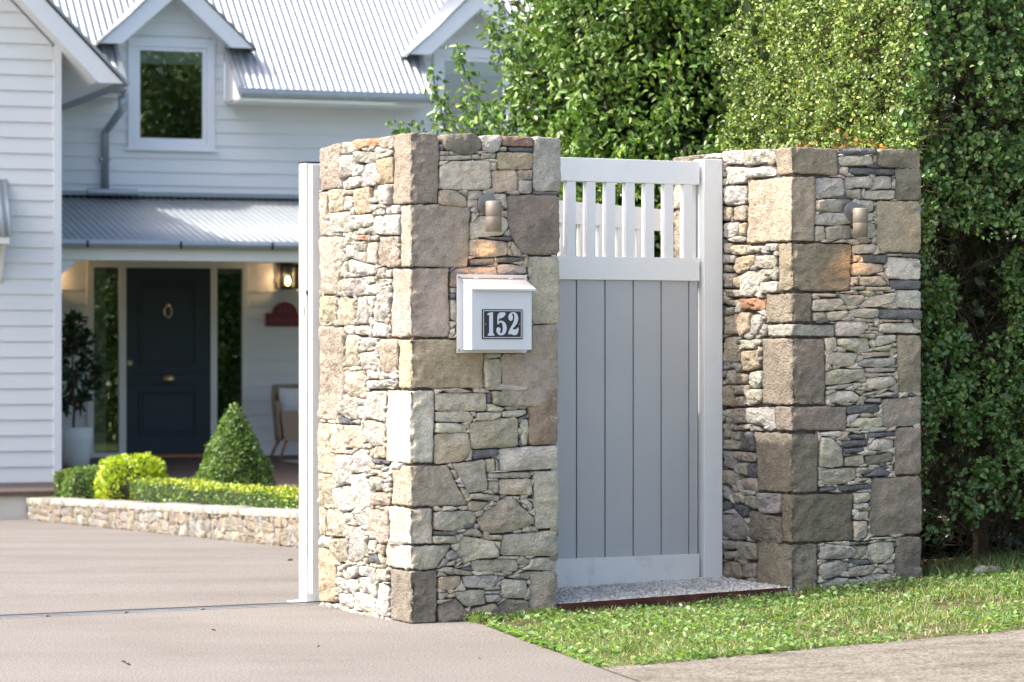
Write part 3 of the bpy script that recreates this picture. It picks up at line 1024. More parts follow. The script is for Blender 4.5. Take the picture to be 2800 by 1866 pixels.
BLOCKS_A = [[1.693, 1.982, 0.122, 0.129, 0.179, 0.179, 'b'], [1.437, 1.691, 0.255, 0.272, 0.106, 0.101, 'T'], [1.154, 1.436, 0.169, 0.173, 0.2, 0.184, 't'], [0.947, 1.149, 0.325, 0.325, 0.133, 0.122, 'y'], [0.646, 0.943, 0.102, 0.104, 0.249, 0.231, 'c'], [0.472, 0.641, 0.259, 0.162, 0.2, 0.179, 't'], [0.321, 0.47, 0.099, 0.102, 0.22, 0.211, 'c'], [0.218, 0.32, 0.116, 0.191, 0.252, 0.257, 'k'], [-0.0, 0.215, 0.115, 0.122, 0.203, 0.208, 'B']]
BLOCKS_B = [[1.856, 1.977, 0.236, 0.236, 0.139, 0.142, 'b'], [1.569, 1.851, 0.12, 0.12, 0.375, 0.369, 'Y'], [1.354, 1.564, 0.297, 0.308, 0.113, 0.119, 'b'], [1.219, 1.349, 0.105, 0.103, 0.214, 0.223, 'b'], [1.158, 1.214, 0.22, 0.22, 0.204, 0.207, 'm'], [0.863, 1.154, 0.176, 0.166, 0.241, 0.255, 'b'], [0.752, 0.861, 0.278, 0.282, 0.139, 0.139, 'b'], [0.486, 0.745, 0.136, 0.136, 0.282, 0.307, 'B'], [0.272, 0.482, 0.312, 0.314, 0.086, 0.09, 'B'], [0.055, 0.269, 0.132, 0.132, 0.296, 0.289, 'B']]
pier('left stone gate pillar carrying the numbered letterbox beside the driveway', 0.0, .668, .95, BLOCKS_A, FRONT_A, SIDE_A, -.01, 3)
pier('right stone gate pillar standing against the tall green hedge', 1.794, .668, 1.035, BLOCKS_B, FRONT_B, SIDE_B, .02, 9)

# ------------------------------------------------------------------ pedestrian gate
g = thing('garden_gate', 'white garden gate with slatted top and grey boarded panel between the stone pillars', 'gate', G(1.2, .6, .06))
mb = MB(); mb.box(G, .672, 1.672, .575, .615, 1.837, 1.94); mb.build('top_rail', M['gate'], g, bevel=.002)
mb = MB(); mb.box(G, .672, 1.672, .575, .615, 1.409, 1.511); mb.build('middle_rail', M['gate'], g, bevel=.002)
mb = MB(); mb.box(G, .672, 1.672, .575, .615, .066, .194); mb.build('bottom_rail', M['gated'], g, bevel=.002)
for k in range(-3, 7):
    u = 1.0071 + .0977*k
    mb = MB(); mb.box(G, u, u + .045, .578, .613, 1.511, 1.837); mb.build('slat', M['gate'], g, bevel=.0015)
grooves = [.672] + [1.0611 + .1411*k for k in range(-2, 5)] + [1.672]
for a, b in zip(grooves[:-1], grooves[1:]):
    mb = MB()
    a2 = a + .0025; b2 = b - .0025
    mb.box(G, a2, b2 - .021, .588, .600, .194, 1.409)
    mb.box(G, b2 - .021, b2, .5905, .600, .194, 1.409)
    mb.build('panel_board', M['gatep'], g, bevel=.001)
mb = MB(); mb.box(G, .672, 1.672, .602, .606, .194, 1.409); mb.build('panel_backing', M['gatep'], g)
for u0, u1 in ((1.686, 1.794 - .012),):
    mb = MB(); mb.box(G, u0, u1, .560, .655, .05, 1.952); mb.build('gate_post', M['gate'], g, bevel=.003)
mb = MB(); mb.box(G, 1.651, 1.676, .616, .66, .066, 1.94); mb.build('stop_strip', M['gate'], g)

# ------------------------------------------------------------------ sliding driveway gate parked behind the left pillar
g = thing('sliding_gate', 'white sliding driveway gate drawn back behind the left stone pillar', 'gate', G(.9, 1.06, .03))
def ztop(u): return float(np.interp(u, [0, .12, .35, .7, 1.23, 1.8], [1.907, 1.905, 1.86, 1.81, 1.776, 1.745]))
mb = MB(); us = np.linspace(.075, 1.757, 24)
for a, b in zip(us[:-1], us[1:]):
    mb.hexa([G(a, 1.03, ztop(a)-.10), G(b, 1.03, ztop(b)-.10), G(b, 1.07, ztop(b)-.10), G(a, 1.07, ztop(a)-.10), G(a, 1.03, ztop(a)), G(b, 1.03, ztop(b)), G(b, 1.07, ztop(b)), G(a, 1.07, ztop(a))])
mb.build('top_rail', M['gate'], g)
mb = MB(); mb.box(G, .075, 1.757, 1.03, 1.07, 1.30, 1.40); mb.build('middle_rail', M['gate'], g)
mb = MB(); mb.box(G, .075, 1.757, 1.03, 1.07, .05, .20); mb.build('bottom_rail', M['gate'], g)
for k in range(16):
    u = .13 + .0985*k
    mb = MB(); mb.box(G, u, u + .06, 1.034, 1.066, 1.40, ztop(u + .03) - .09); mb.build('slat', M['gate'], g)
mb = MB(); mb.box(G, .075, 1.757, 1.045, 1.055, .2, 1.3); mb.build('panel', M['gatep'], g)
mb = MB(); mb.box(G, -.002, .075, 1.03, 1.07, .045, 1.907); mb.build('leading_stile', M['gate'], g, bevel=.002)
mb = MB(); mb.box(G, -.0005, .02, 1.071, 1.098, 1.36, 1.90); mb.build('upper_guide_channel', M['darksteel'], g)
mb = MB(); mb.box(G, -.0035, .02, 1.071, 1.098, 1.345, 1.36); mb.build('channel_stop', M['iron'], g)
mb = MB(); mb.box(G, .006, .02, 1.072, 1.098, .20, 1.345); mb.build('lower_guide_channel', M['darksteel'], g)
p = thing('gate_post', 'slim white steel post with black cap standing beside the sliding gate track', 'post', G(.04, 1.14, .02))
mb = MB(); mb.box(G, -.002, .078, 1.10, 1.18, .0, 1.918); mb.build('post', M['gate'], p, bevel=.002)
mb = MB(); mb.box(G, -.004, .08, 1.098, 1.182, 1.918, 1.923); mb.build('cap', M['iron'], p)
mb = MB(); mb.box(G, -.0045, -.001, 1.112, 1.118, 1.25, 1.29); mb.build('latch_slot', M['iron'], p)
mb = MB(); mb.box(G, -.05, .12, 1.092, 1.20, -.03, .006); o = mb.build('post_footing', M['conc'], None); tag(o, 'pale concrete pad at the foot of the white gate post', 'concrete pad')

# track across the driveway
t = thing('gate_track', 'galvanised sliding gate track set across the driveway', 'gate track', G(-3, 1.06, 0))
mb = MB(); mb.box(G, -7, .3, 1.005, 1.02, -.01, .008); mb.box(G, -7, .3, 1.075, 1.09, -.01, .006); mb.build('channel_edge', M['gutter'], t)
mb = MB(); mb.box(G, -7, .3, 1.0205, 1.0745, -.01, .0035); mb.build('channel_bed', M['darksteel'], t)
mb = MB(); mb.tube([G(-7, 1.047, .006), G(.3, 1.047, .006)], .0055, 8); mb.build('running_rail', M['darksteel'], t, sm=True)
mb = MB(); mb.box(G, -7, .3, .992, 1.0045, -.01, .003); mb.build('grout_strip', M['roadm'], t)
for u in (-.52, -.86, -1.20, -1.55, -1.9):
    mb = MB(); mb.box(G, u - .010, u + .010, .986, 1.02, -.005, .008); mb.build('anchor_lug', M['driveway'], t, bevel=.004)

# steel edging and pebbles at the gate
mb = MB(); P = [(.664, .058, .0), (1.75, .086, .02)]
mb.hexa([G(.66, -.005, .005), G(1.765, -.018, .045), G(1.765, -.013, .045), G(.66, .0, .005), G(.66, -.005, .058), G(1.765, -.018, .086), G(1.765, -.013, .086), G(.66, .0, .058)])
o = mb.build('steel_edging', M['rust']); tag(o, 'rusty brown steel edging strip holding back pebbles before the garden gate', 'garden edging')
def scatter_pebbles():
    rs = np.random.RandomState(4); n = 6500
    u = rs.uniform(.672, 1.80, n); v = rs.uniform(.0, .70, n)
    keep = u < 1.79; u, v = u[keep], v[keep]; n = len(u)
    z = .050 + .026*(u-.66)/1.1 + .012*v + rs.rand(n)*.006
    # icosahedron-ish pebble (octahedron twice subdivided is plenty small)
    base = []; t_ = (1 + 5**.5)/2
    iv = np.array([(-1, t_, 0), (1, t_, 0), (-1, -t_, 0), (1, -t_, 0), (0, -1, t_), (0, 1, t_), (0, -1, -t_), (0, 1, -t_), (t_, 0, -1), (t_, 0, 1), (-t_, 0, -1), (-t_, 0, 1)])/1.9
    fi = np.array([(0, 11, 5), (0, 5, 1), (0, 1, 7), (0, 7, 10), (0, 10, 11), (1, 5, 9), (5, 11, 4), (11, 10, 2), (10, 7, 6), (7, 1, 8), (3, 9, 4), (3, 4, 2), (3, 2, 6), (3, 6, 8), (3, 8, 9), (4, 9, 5), (2, 4, 11), (6, 2, 10), (8, 6, 7), (9, 8, 1)])
    sc = rs.uniform(.0035, .0075, (n, 1, 1))*rs.uniform(.65, 1.25, (n, 1, 3))*np.array([1.15, 1.15, .8])
    V = iv[None]*sc*(1 + rs.uniform(-.15, .15, (n, 12, 1)))
    cen = np.array([G(a, b, c) for a, b, c in zip(u, v, z)])
    V = (V + cen[:, None]).reshape(-1, 3); F = (fi[None] + (np.arange(n)*12)[:, None, None]).reshape(-1, 3)
    pal = np.array([(.80, .77, .71), (.68, .66, .61), (.5, .49, .46), (.76, .69, .58), (.55, .44, .34), (.88, .86, .82)])
    col = np.repeat(pal[rs.choice(6, n, p=[.3, .25, .15, .12, .04, .14])], 12, 0)
    o = mesh_obj('white_gravel', V, F, M['pebble'], None, G(1.2, .3, .03), True, col); tag(o, 'small white and grey pebbles in front of the garden gate', 'gravel', kind='stuff')
    mb = MB(); mb.hexa([G(.66, .002, -.05), G(1.79, -.01, -.05), G(1.79, .75, -.05), G(.66, .75, -.05), G(.66, .002, .050), G(1.79, -.01, .077), G(1.79, .75, .085), G(.66, .75, .058)])
    o = mb.build('gravel_bed', M['conc']); tag(o, kind='structure')
scatter_pebbles()

# ------------------------------------------------------------------ letterbox with the house number
g = thing('letterbox', 'grey metal letterbox with number plate 152 on the left stone pillar', 'letterbox', G(.36, -.03, 1.09))
mb = MB(); mb.box(G, .197, .513, -.018, -.014, 1.092, 1.41); mb.build('back_plate', M['box'], g, bevel=.0012)
mb = MB()
mb.hexa([G(.222, -.105, 1.105), G(.492, -.105, 1.105), G(.492, -.019, 1.105), G(.222, -.019, 1.105), G(.222, -.105, 1.350), G(.492, -.105, 1.350), G(.492, -.019, 1.387), G(.222, -.019, 1.387)])
mb.build('body', M['box'], g, bevel=.001)
mb = MB()
mb.hexa([G(.2165, -.118, 1.3495), G(.504, -.118, 1.3495), G(.504, -.019, 1.3895), G(.2165, -.019, 1.3895), G(.2165, -.118, 1.352), G(.504, -.118, 1.352), G(.504, -.019, 1.392), G(.2165, -.019, 1.392)])
mb.box(G, .2165, .504, -.1195, -.118, 1.344, 1.352)
mb.build('lid', M['box'], g)
mb = MB(); mb.tube([G(.215, -.020, 1.3945), G(.500, -.020, 1.3945)], .0022, 6); mb.build('hinge_pin', M['steel'], g)
for u in (.272, .428):
    mb = MB(); mb.tube([G(u, -.021, 1.3945), G(u + .017, -.021, 1.3945)], .0042, 8); mb.build('hinge_knuckle', M['box'], g)
for u, z in ((.207, 1.398), (.207, 1.103)):
    mb = MB(); mb.tube([G(u, -.0185, z), G(u, -.0215, z)], [.0052, .004], 10); mb.build('screw', M['steel'], g)
n_ = (.2666, .4484, 1.1486, 1.2684)
npl = MB(); npl.box(G, n_[0], n_[1], -.1085, -.1055, n_[2], n_[3]); pl = npl.build('number_plate', M['black'], g)
mb = MB(); bw = .0028; i_ = .0045
x0, x1, z0, z1 = n_[0]+i_, n_[1]-i_, n_[2]+i_, n_[3]-i_
for q in ((x0, x1, z1-bw, z1), (x0, x1, z0, z0+bw), (x0, x0+bw, z0+bw, z1-bw), (x1-bw, x1, z0+bw, z1-bw)): mb.box(G, q[0], q[1], -.1093, -.1086, q[2], q[3])
mb.build('plate_border', M['silver'], pl)
for u in (n_[0] + .015, n_[1] - .013):
    mb = MB(); mb.tube([G(u, -.1086, 1.208), G(u, -.110, 1.208)], .0028, 8); mb.build('plate_screw', M['steel'], pl)
DIG = ["625,790 640,765 690,752 712,752 712,1070 716,1080 733,1086 733,1115 637,1115 637,1086 652,1080 656,1070 656,800 648,792 636,798",
 "782,752 905,752 903,780 885,815 855,838 815,846 800,860 798,895 830,880 870,886 905,920 922,985 917,1045 888,1095 840,1112 795,1100 768,1060 765,1015 780,985 805,982 826,1000 830,1025 818,1045 818,1068 835,1080 852,1068 862,1030 864,975 856,925 836,908 812,915 790,942 779,938",
 "1000,882 975,884 953,862 947,825 958,785 988,753 1035,746 1075,768 1098,820 1098,880 1078,930 1040,975 1005,1012 1040,1018 1075,1012 1092,985 1104,988 1102,1045 1086,1088 1050,1110 1015,1100 985,1086 965,1090 952,1100 948,1085 955,1045 985,985 1020,925 1038,870 1042,810 1030,775 1010,765 1000,780 1016,810 1018,850"]
for k, dtx in enumerate(DIG):
    P = [tuple(float(c) for c in q.split(',')) for q in dtx.split()]
    P = [np.array((n_[0] + (x-550)/618*(n_[1]-n_[0]), n_[3] - (y-705)/460*(n_[3]-n_[2]))) for x, y in P]
    if k: P = chaikin(P, 2, .25)
    P = [tuple(p) for p in P][::-1]
    mb = MB(); mb.prism(G, P, -.1102, -.1086); mb.build('numeral', M['silver'], pl)

# ------------------------------------------------------------------ wall spot lamps
def spot(label, uc, zb, zt, ud, zd):
    g = thing('wall_spotlight', label, 'wall lamp', G(uc, -.03, zb), 'steel down lights on the pillars')
    mb = MB(); mb.tube([G(ud, .012, zd), G(ud, -.016, zd)], .043, 32); mb.build('wall_disc', M['darksteel'], g, sm=False, bevel=.002)
    mb = MB(); mb.tube([G(ud, -.012, zd), G(uc, -.07, zd)], .012, 12); mb.build('arm', M['steel'], g)
    c = G(uc, -.078, 0); zm = (zb + zt)/2; r = .0325
    mb = MB(); mb.lathe((c[0], c[1], 0), [(0, zt), (r*.93, zt), (r, zt - .004), (r, zm + .001), (r - .0015, zm), (r - .0015, zm - .001)], 40)
    o = mb.build('upper_barrel', M['steel'], g)
    for pl_ in o.data.polygons: pl_.use_smooth = abs(pl_.normal.z) < .5
    mb = MB(); mb.lathe((c[0], c[1], 0), [(r, zm - .001), (r, zb), (r - .003, zb), (r - .003, zb + .02), (0, zb + .02)], 40)
    o = mb.build('lower_barrel', M['steel'], g)
    for pl_ in o.data.polygons: pl_.use_smooth = abs(pl_.normal.z) < .5
    mb = MB(); mb.lathe((c[0], c[1], 0), [(0, zb + .012), (.024, zb + .012), (.024, zb + .018), (0, zb + .018)], 20); mb.build('lamp_lens', EM_LENS, g)
    ld = bpy.data.lights.new('lamp_glow', 'SPOT'); ld.energy = LAMP_W; ld.color = (1, .50, .18); ld.spot_size = R(112); ld.spot_blend = .6; ld.shadow_soft_size = .015
    lo = bpy.data.objects.new('lamp_glow', ld); C.objects.link(lo); lo.parent = g; lo.location = Vector((c[0], c[1], zb + .004)) - Vector(g.location)
    lo.rotation_euler = (0, 0, 0)
EM_LENS = emit_mat('warm_lamp_lens', (1, .6, .25), 8); LAMP_W = .55
spot('steel down light above the letterbox, on the left pillar', .3326, 1.582, 1.706, .338, 1.695)
spot('steel down light on the right pillar, near the hedge', 2.0936, 1.589, 1.714, 2.099, 1.702)
# ------------------------------------------------------------------ the house
def ring(mb, fr, u0, u1, z0, z1, w, v0, v1):
    mb.box(fr, u0, u1, v0, v1, z1-w, z1); mb.box(fr, u0, u1, v0, v1, z0, z0+w)
    mb.box(fr, u0, u0+w, v0, v1, z0+w, z1-w); mb.box(fr, u1-w, u1, v0, v1, z0+w, z1-w)
def boards(name, parent, fr, v, z0, z1, pitch, spans, phase=0, mat=None):
    """lapped boards; spans(z) -> list of (u0, u1)"""
    mb = MB(); z = z0 - phase
    while z < z1:
        cuts = [max(z, z0)] + [c for c in BREAKS if max(z, z0) + .002 < c < min(z+pitch, z1) - .002] + [min(z+pitch, z1)]
        for a, b in zip(cuts[:-1], cuts[1:]):
            if b - a < .002: continue
            fa = v - .016 + .014*(a - z)/pitch; fb = v - .016 + .014*(b - z)/pitch
            for (ua0, ua1), (ub0, ub1) in zip(spans(a + .001), spans(b - .001)):
                if ua1 <= ua0: continue
                if ub1 <= ub0: ub0 = ub1 = (ua0 + ua1)/2
                n = len(mb.v)
                mb.add([fr(ua0, fa, a), fr(ua1, fa, a), fr(ub1, fb, b), fr(ub0, fb, b), fr(ua0, v, a), fr(ua1, v, a)], [(0, 1, 2, 3), (4, 5, 1, 0)])
        z += pitch
    return mesh_obj(name, mb.v, mb.f, mat or M['house'], parent)
def corr(name, parent, fr, u0, u1, va, za, vb, zb, pitch=.076, amp=.009, mat=None, ulim=None, rows=2):
    n = int((u1-u0)/pitch*8); us = np.linspace(u0, u1, n+1); V = []; F = []
    sl = math.hypot(vb-va, zb-za); nv, nz = -(zb-za)/sl, (vb-va)/sl
    for i in range(rows):
        t = i/(rows-1)
        for u in us:
            h = amp*math.sin(2*math.pi*u/pitch); V.append(fr(u, va + (vb-va)*t + nv*h, za + (zb-za)*t + nz*h))
    m = len(us)
    for i in range(rows-1):
        for j in range(m-1): a = i*m + j; F.append((a, a+1, a+m+1, a+m))
    o = mesh_obj(name, V, F, mat or M['roof'], parent, None, True)
    s = o.modifiers.new('thickness', 'SOLIDIFY'); s.thickness = .002
    return o
house = thing('weatherboard_house', 'pale blue grey weatherboard house with corrugated metal roof and two gabled dormers', 'house', H(2, 3, -.45))
PV = 3.6; PITCH = .148
DORM = (1.92, 5.40)
BREAKS = []
# left wing
def gz(u): return 3.90 - 1.02*u if u > -3 else 3.90 + 1.02*(u + 6)
BREAKS = []
def wing_span(z):
    lim = min((3.88 - z)/1.02, -.067)
    return [(-6 - min(0, lim) if lim < -.067 else -5.933, lim)] if z > 3.95 else [(-5.933, -.067)]
boards('wing_weatherboards', house, H, 0, -.18, 6.9, PITCH, wing_span, .0)
mb = MB(); mb.box(H, -.067, .006, -.024, .05, -.185, 3.95); mb.build('corner_board', M['trim'], house)
mb = MB(); mb.box(H, -6, 0, .001, 5, -.18, 3.6); mb.prism(H, [(-6, 3.6), (0, 3.6), (0, 3.86), (-3, 6.9), (-6, 3.86)], .001, .06); mb.build('wing_wall', M['house'], house)
mb = MB(); mb.prism(H, [(.308, 3.585), (.541, 3.585), (-3, 7.2), (-3, 6.96)], -.31, -.28); mb.build('barge_board', M['trim'], house, bevel=.004)
mb = MB(); mb.prism(H, [(-6.308, 3.585), (-6.541, 3.585), (-3, 7.2), (-3, 6.96)], -.31, -.28); mb.build('barge_board', M['trim'], house)
mb = MB(); mb.prism(H, [(.30, 3.60), (.50, 3.60), (-3, 7.17), (-3, 6.965)], -.279, 4.9); mb.build('eave_soffit', M['trim'], house)
mb = MB(); mb.prism(H, [(.585, 3.565), (.60, 3.585), (-3, 7.255), (-3, 7.225)], -.34, 5.2); mb.prism(H, [(-6.585, 3.565), (-6.6, 3.585), (-3, 7.255), (-3, 7.225)], -.34, 5.2); mb.build('wing_roof', M['roof'], house)

# upper wall with two gabled dormers
def wspans(z):
    out = []
    if z < 3.80:
        u = 0.0
        for c in DORM:
            if z > 3.226: out.append((u, c - .47)); u = c + .47
        out.append((u, 12))
        while len(out) < 3: out.append((0, 0))
        return out
    for c in DORM:
        if z < 4.444: out += [(c - .593, c - .47), (c + .47, c + .593)]
        else:
            h = min(.593, max(0, (4.93 - z)/.925)); out += [(c - h, c + h), (0, 0)]
    return out
def wall_span(z):
    o = [q for q in wspans(z)]
    return (o + [(0, 0)]*3)[:3]
BREAKS = [3.226]
boards('upper_weatherboards', house, H, PV, 2.70, 3.80, PITCH, wall_span, 0)
BREAKS = [4.444]
for c in DORM:
    def dspan(z, c=c):
        if z < 4.444: return [(c - .593, c - .47), (c + .47, c + .593)]
        h = min(.593, max(0, (4.93 - z)/.925)); return [(c - h, c + h), (0, 0)]
    boards('dormer_weatherboards', house, H, PV, 3.801, 4.93, PITCH, dspan, (3.801 - 2.70) % PITCH)
mb = MB(); mb.box(H, 0, 12, PV + .002, PV + .05, 2.6, 3.22)
for a, b in ((0, DORM[0]-.45), (DORM[0]+.45, DORM[1]-.45), (DORM[1]+.45, 12)): mb.box(H, a, b, PV + .002, PV + .05, 3.22, 3.8)
mb.build('upper_wall', M['house'], house)
mb = MB(); mb.box(H, 0, 9, PV - .03, PV - .018, 2.745, 2.775); mb.box(H, 0, 9, PV-.15, PV-.005, 2.722, 2.726); mb.build('apron_flashing', M['gutter'], house)
def window(c, parent):
    f = MB(); ring(f, H, c - .4815, c + .4815, 3.226, 4.444, .09, PV - .035, PV + .01)
    f.box(H, c - .52, c + .52, PV - .055, PV - .0355, 3.222, 3.250)
    w = f.build('dormer_window', M['trim'], parent, bevel=.003)
    f = MB(); ring(f, H, c - .391, c + .391, 3.317, 4.353, .044, PV - .022, PV + .012); f.build('sash', M['trim'], w, bevel=.002)
    f = MB(); f.box(H, c - .347, c + .347, PV + .0005, PV + .0045, 3.361, 4.309); f.build('pane', M['glass'], w)
    f = MB(); f.box(H, c - .37, c + .37, PV + .012, PV + .018, 4.185, 4.33); f.box(H, c - .34, c + .34, PV + .010, PV + .022, 4.17, 4.184); f.build('blind', M['blind'], w)
    f = MB()
    for bx in ((c-.55, c+.55, PV+1.2, PV+1.25, 3.0, 4.7), (c-.5, c-.451, PV+.08, PV+1.2, 3.1, 4.6), (c+.451, c+.5, PV+.08, PV+1.2, 3.1, 4.6), (c-.45, c+.45, PV+.08, PV+1.2, 3.05, 3.1), (c-.45, c+.45, PV+.08, PV+1.2, 4.35, 4.4)): f.box(H, *bx)
    f.build('room_interior', M['room'], w)
    return w
for c in DORM:
    window(c, house)
    for s in (-1, 1):
        q = lambda u: c + s*u
        mb = MB(); P = [(q(.60), 4.345), (q(.845), 4.345), (q(0), 5.127), (q(0), 4.885)]
        mb.prism(H, P, 3.33 - .015, 3.33 + .012); mb.build('dormer_barge_board', M['trim'], house, bevel=.003)
        mb = MB(); P = [(q(.62), 4.36), (q(.80), 4.36), (q(0), 5.10), (q(0), 4.90)]
        mb.prism(H, P, 3.343, 4.75); mb.build('dormer_soffit', M['trim'], house)
        mb = MB()
        # corrugated dormer roof slope, waves running up the slope
        n = 150; V = []; F = []
        for i, vv in enumerate(np.linspace(3.29, 4.95, n)):
            h = .008*math.sin(2*math.pi*vv/.076)
            V += [H(q(.88 + h*.6), vv, 4.325 + h*.8), H(q(0), vv, 5.15 + h)]
        for i in range(n-1): F.append((2*i, 2*i+1, 2*i+3, 2*i+2))
        o = mesh_obj('dormer_roof', V, F, M['roof'], house, None, True); m_ = o.modifiers.new('thickness', 'SOLIDIFY'); m_.thickness = .004
        mb = MB(); mb.box(H, min(q(.56), q(.593)), max(q(.56), q(.593)), PV + .001, 4.7, 3.9, 4.5); mb.build('dormer_cheek', M['house'], house)
    mb = MB(); mb.tube([H(c, 3.28, 5.165), H(c, 4.95, 5.165)], .03, 8); mb.build('ridge_cap', M['gutter'], house)
# main roof
T = .90; e_v, e_z = 3.04, 3.89
def rz(v): return e_z + T*(v - e_v)
for a, b in ((.15, DORM[0]-.635), (DORM[0]+.61, DORM[1]-.66), (DORM[1]+.61, 12)):
    mb = MB(); mb.box(H, a, b, 3.02, 3.045, 3.765, 3.865); mb.box(H, a, b, 3.0455, PV - .02, 3.745, 3.760); mb.build('eave_fascia', M['cream'], house)
    mb = MB(); pr = [(2.925, 3.865), (2.915, 3.83), (2.93, 3.80), (2.965, 3.787), (3.019, 3.787), (3.019, 3.865), (3.011, 3.865), (3.011, 3.797), (2.965, 3.797), (2.938, 3.808), (2.925, 3.832), (2.935, 3.865)]
    P0 = [H(a, v, z) for v, z in pr]; P1 = [H(b, v, z) for v, z in pr]; n = len(pr)
    mb.add(P0 + P1, [tuple(range(n)), tuple(range(2*n-1, n-1, -1))] + [(i, i+n, (i+1) % n + n, (i+1) % n) for i in range(n)])
    mb.tube([H(a, 2.928, 3.870), H(b, 2.928, 3.870)], .009, 6); mb.build('gutter', M['gutter'], house)
    x = a + .35
    while x < b:
        mb = MB(); mb.box(H, x, x + .022, 2.912, 2.928, 3.79, 3.862); mb.build('gutter_bracket', M['gutter'], house); x += 1.05
for u in (DORM[0]-.635, DORM[0]+.61, DORM[1]-.66):
    mb = MB(); w_ = .022
    mb.hexa([H(u - w_, 2.96, 3.80), H(u + w_, 2.96, 3.80), H(u + w_, 3.60, 4.375), H(u - w_, 3.60, 4.375), H(u - w_, 2.98, 3.90), H(u + w_, 2.98, 3.90), H(u + w_, 3.60, 4.42), H(u - w_, 3.60, 4.42)])
    mb.build('verge_capping', M['roof'], house)
    mb = MB(); mb.prism(Frame(H(0, 0, 0)[:2], 110), [(2.99, 3.765), (PV - .02, 3.765), (PV - .02, rz(PV) - .05), (3.03, 3.86)], -u - .012, -u + .012); mb.build('eave_end_panel', M['house'], house)
def main_roof():
    n = int(16/.076*10); us = np.linspace(-4, 12, n + 1); vs = [e_v, 3.66, 9.6]; V = []; F = []
    sl = math.hypot(1, T)
    for v in vs:
        for u in us:
            h = .0115*math.sin(2*math.pi*u/.076); V.append(H(u, v - T/sl*h, rz(v) + h/sl))
    m = n + 1
    for j in range(n):
        u = us[j]
        if .15 < u < 12 and not any(c - .65 < u < c + .60 for c in DORM): F.append((j, j+1, j+m+1, j+m))
        F.append((j+m, j+m+1, j+2*m+1, j+2*m))
    mesh_obj('main_roof', V, F, M['roof'], house, None, True)
main_roof()
mb = MB(); mb.box(H, -3, 12, 9.5, 9.7, rz(9.6)-.05, rz(9.6) + .03); mb.build('main_ridge', M['gutter'], house)
mb = MB(); mb.prism(Frame(H(0, 0, 0)[:2], 20+90), [(3.7, 2), (9.6, 2), (9.6, rz(9.6)-.1), (3.7, rz(3.7)-.1)], -12, -11.9); mb.build('end_wall', M['house'], house)
# downpipe and spreader
mb = MB(); pts = [H(1.262, 3.06, 3.80), H(1.262, 3.06, 3.62), H(1.20, 3.50, 3.44), H(1.177, 3.53, 3.40), H(1.177, 3.53, 2.76)]
mb.tube(pts, .044, 12); dp = mb.build('downpipe', M['gutter'], house, sm=True)
for z in (3.1,):
    mb = MB(); mb.box(H, 1.12, 1.234, 3.50, PV - .01, z, z + .03); mb.build('pipe_clip', M['gutter'], dp)
mb = MB(); mb.tube([H(.96, 3.40, 2.752), H(1.50, 3.40, 2.752)], .040, 12); mb.box(H, 1.13, 1.22, 3.41, 3.52, 2.73, 2.79); mb.build('spreader', M['gutter'], house, sm=False)
# verandah
VF = 1.1
corr('verandah_roof', house, H, .0, 8.2, VF - .10, 2.142, PV - .02, 2.722, amp=.0105, mat=M['vroof'])
mb = MB(); pr = [(VF + a, b + .036) for a, b in [(-.175, 2.118), (-.185, 2.08), (-.17, 2.05), (-.14, 2.040), (-.075, 2.040), (-.075, 2.118), (-.083, 2.118), (-.083, 2.048), (-.14, 2.048), (-.163, 2.057), (-.176, 2.08), (-.166, 2.118)]]
P0 = [H(.01, v, z) for v, z in pr]; P1 = [H(8.2, v, z) for v, z in pr]; n = len(pr)
mb.add(P0 + P1, [tuple(range(n)), tuple(range(2*n-1, n-1, -1))] + [(i, i+n, (i+1) % n + n, (i+1) % n) for i in range(n)])
mb.build('verandah_gutter', M['gutter'], house)
for x in (.44, 1.38, 2.32, 3.26, 4.2):
    mb = MB(); mb.box(H, x, x + .02, VF - .19, VF - .176, 2.071, 2.146); mb.build('gutter_bracket', M['iron'], house)
mb = MB(); mb.box(H, .0, 8.2, VF - .07, VF, 1.955, 2.081); mb.build('verandah_beam', M['cream'], house, bevel=.004)
mb = MB(); mb.box(H, .0, 8.2, VF + .001, PV - .001, 2.086, 2.106); mb.build('verandah_ceiling', M['cream'], house)
br = [(.006, 1.954), (.36, 1.954), (.355, 1.93), (.33, 1.92), (.31, 1.89), (.295, 1.865), (.27, 1.86), (.24, 1.83), (.12, 1.72), (.006, 1.70)]
mb = MB(); mb.prism(H, br, VF - .05, VF - .02); mb.build('fretwork_bracket', M['trim'], house)
for u in (4.6, 8.1):
    mb = MB(); mb.box(H, u, u + .1, VF - .07, VF + .03, -.2, 1.955); mb.build('verandah_post', M['trim'], house)
# porch wall and front door
def pspan(z): return [(0, 1.0), (2.765, 8.2)] if z < 2.03 else [(0, 8.2), (0, 0)]
BREAKS = [2.03]
boards('porch_weatherboards', house, H, PV, -.10, 2.088, .150, pspan, 0)
mb = MB(); mb.box(H, 0, 1.0, PV + .002, PV + .05, -.2, 2.6); mb.box(H, 2.765, 8.2, PV + .002, PV + .05, -.2, 2.6); mb.box(H, 1.0, 2.765, PV + .002, PV + .05, 2.0, 2.6); mb.build('porch_wall', M['house'], house)
mb = MB()
mb.box(H, .99, 2.775, PV - .035, PV + .03, 1.952, 2.03)
for a, b in ((.99, 1.064), (1.34, 1.418), (2.355, 2.427), (2.711, 2.775)): mb.box(H, a, b, PV - .035, PV + .03, -.10, 1.951)
mb.box(H, 1.064, 1.34, PV - .03, PV + .03, -.10, -.05); mb.box(H, 2.427, 2.711, PV - .03, PV + .03, -.10, -.05)
fr_ = mb.build('entry_frame', M['cream'], house, bevel=.003)
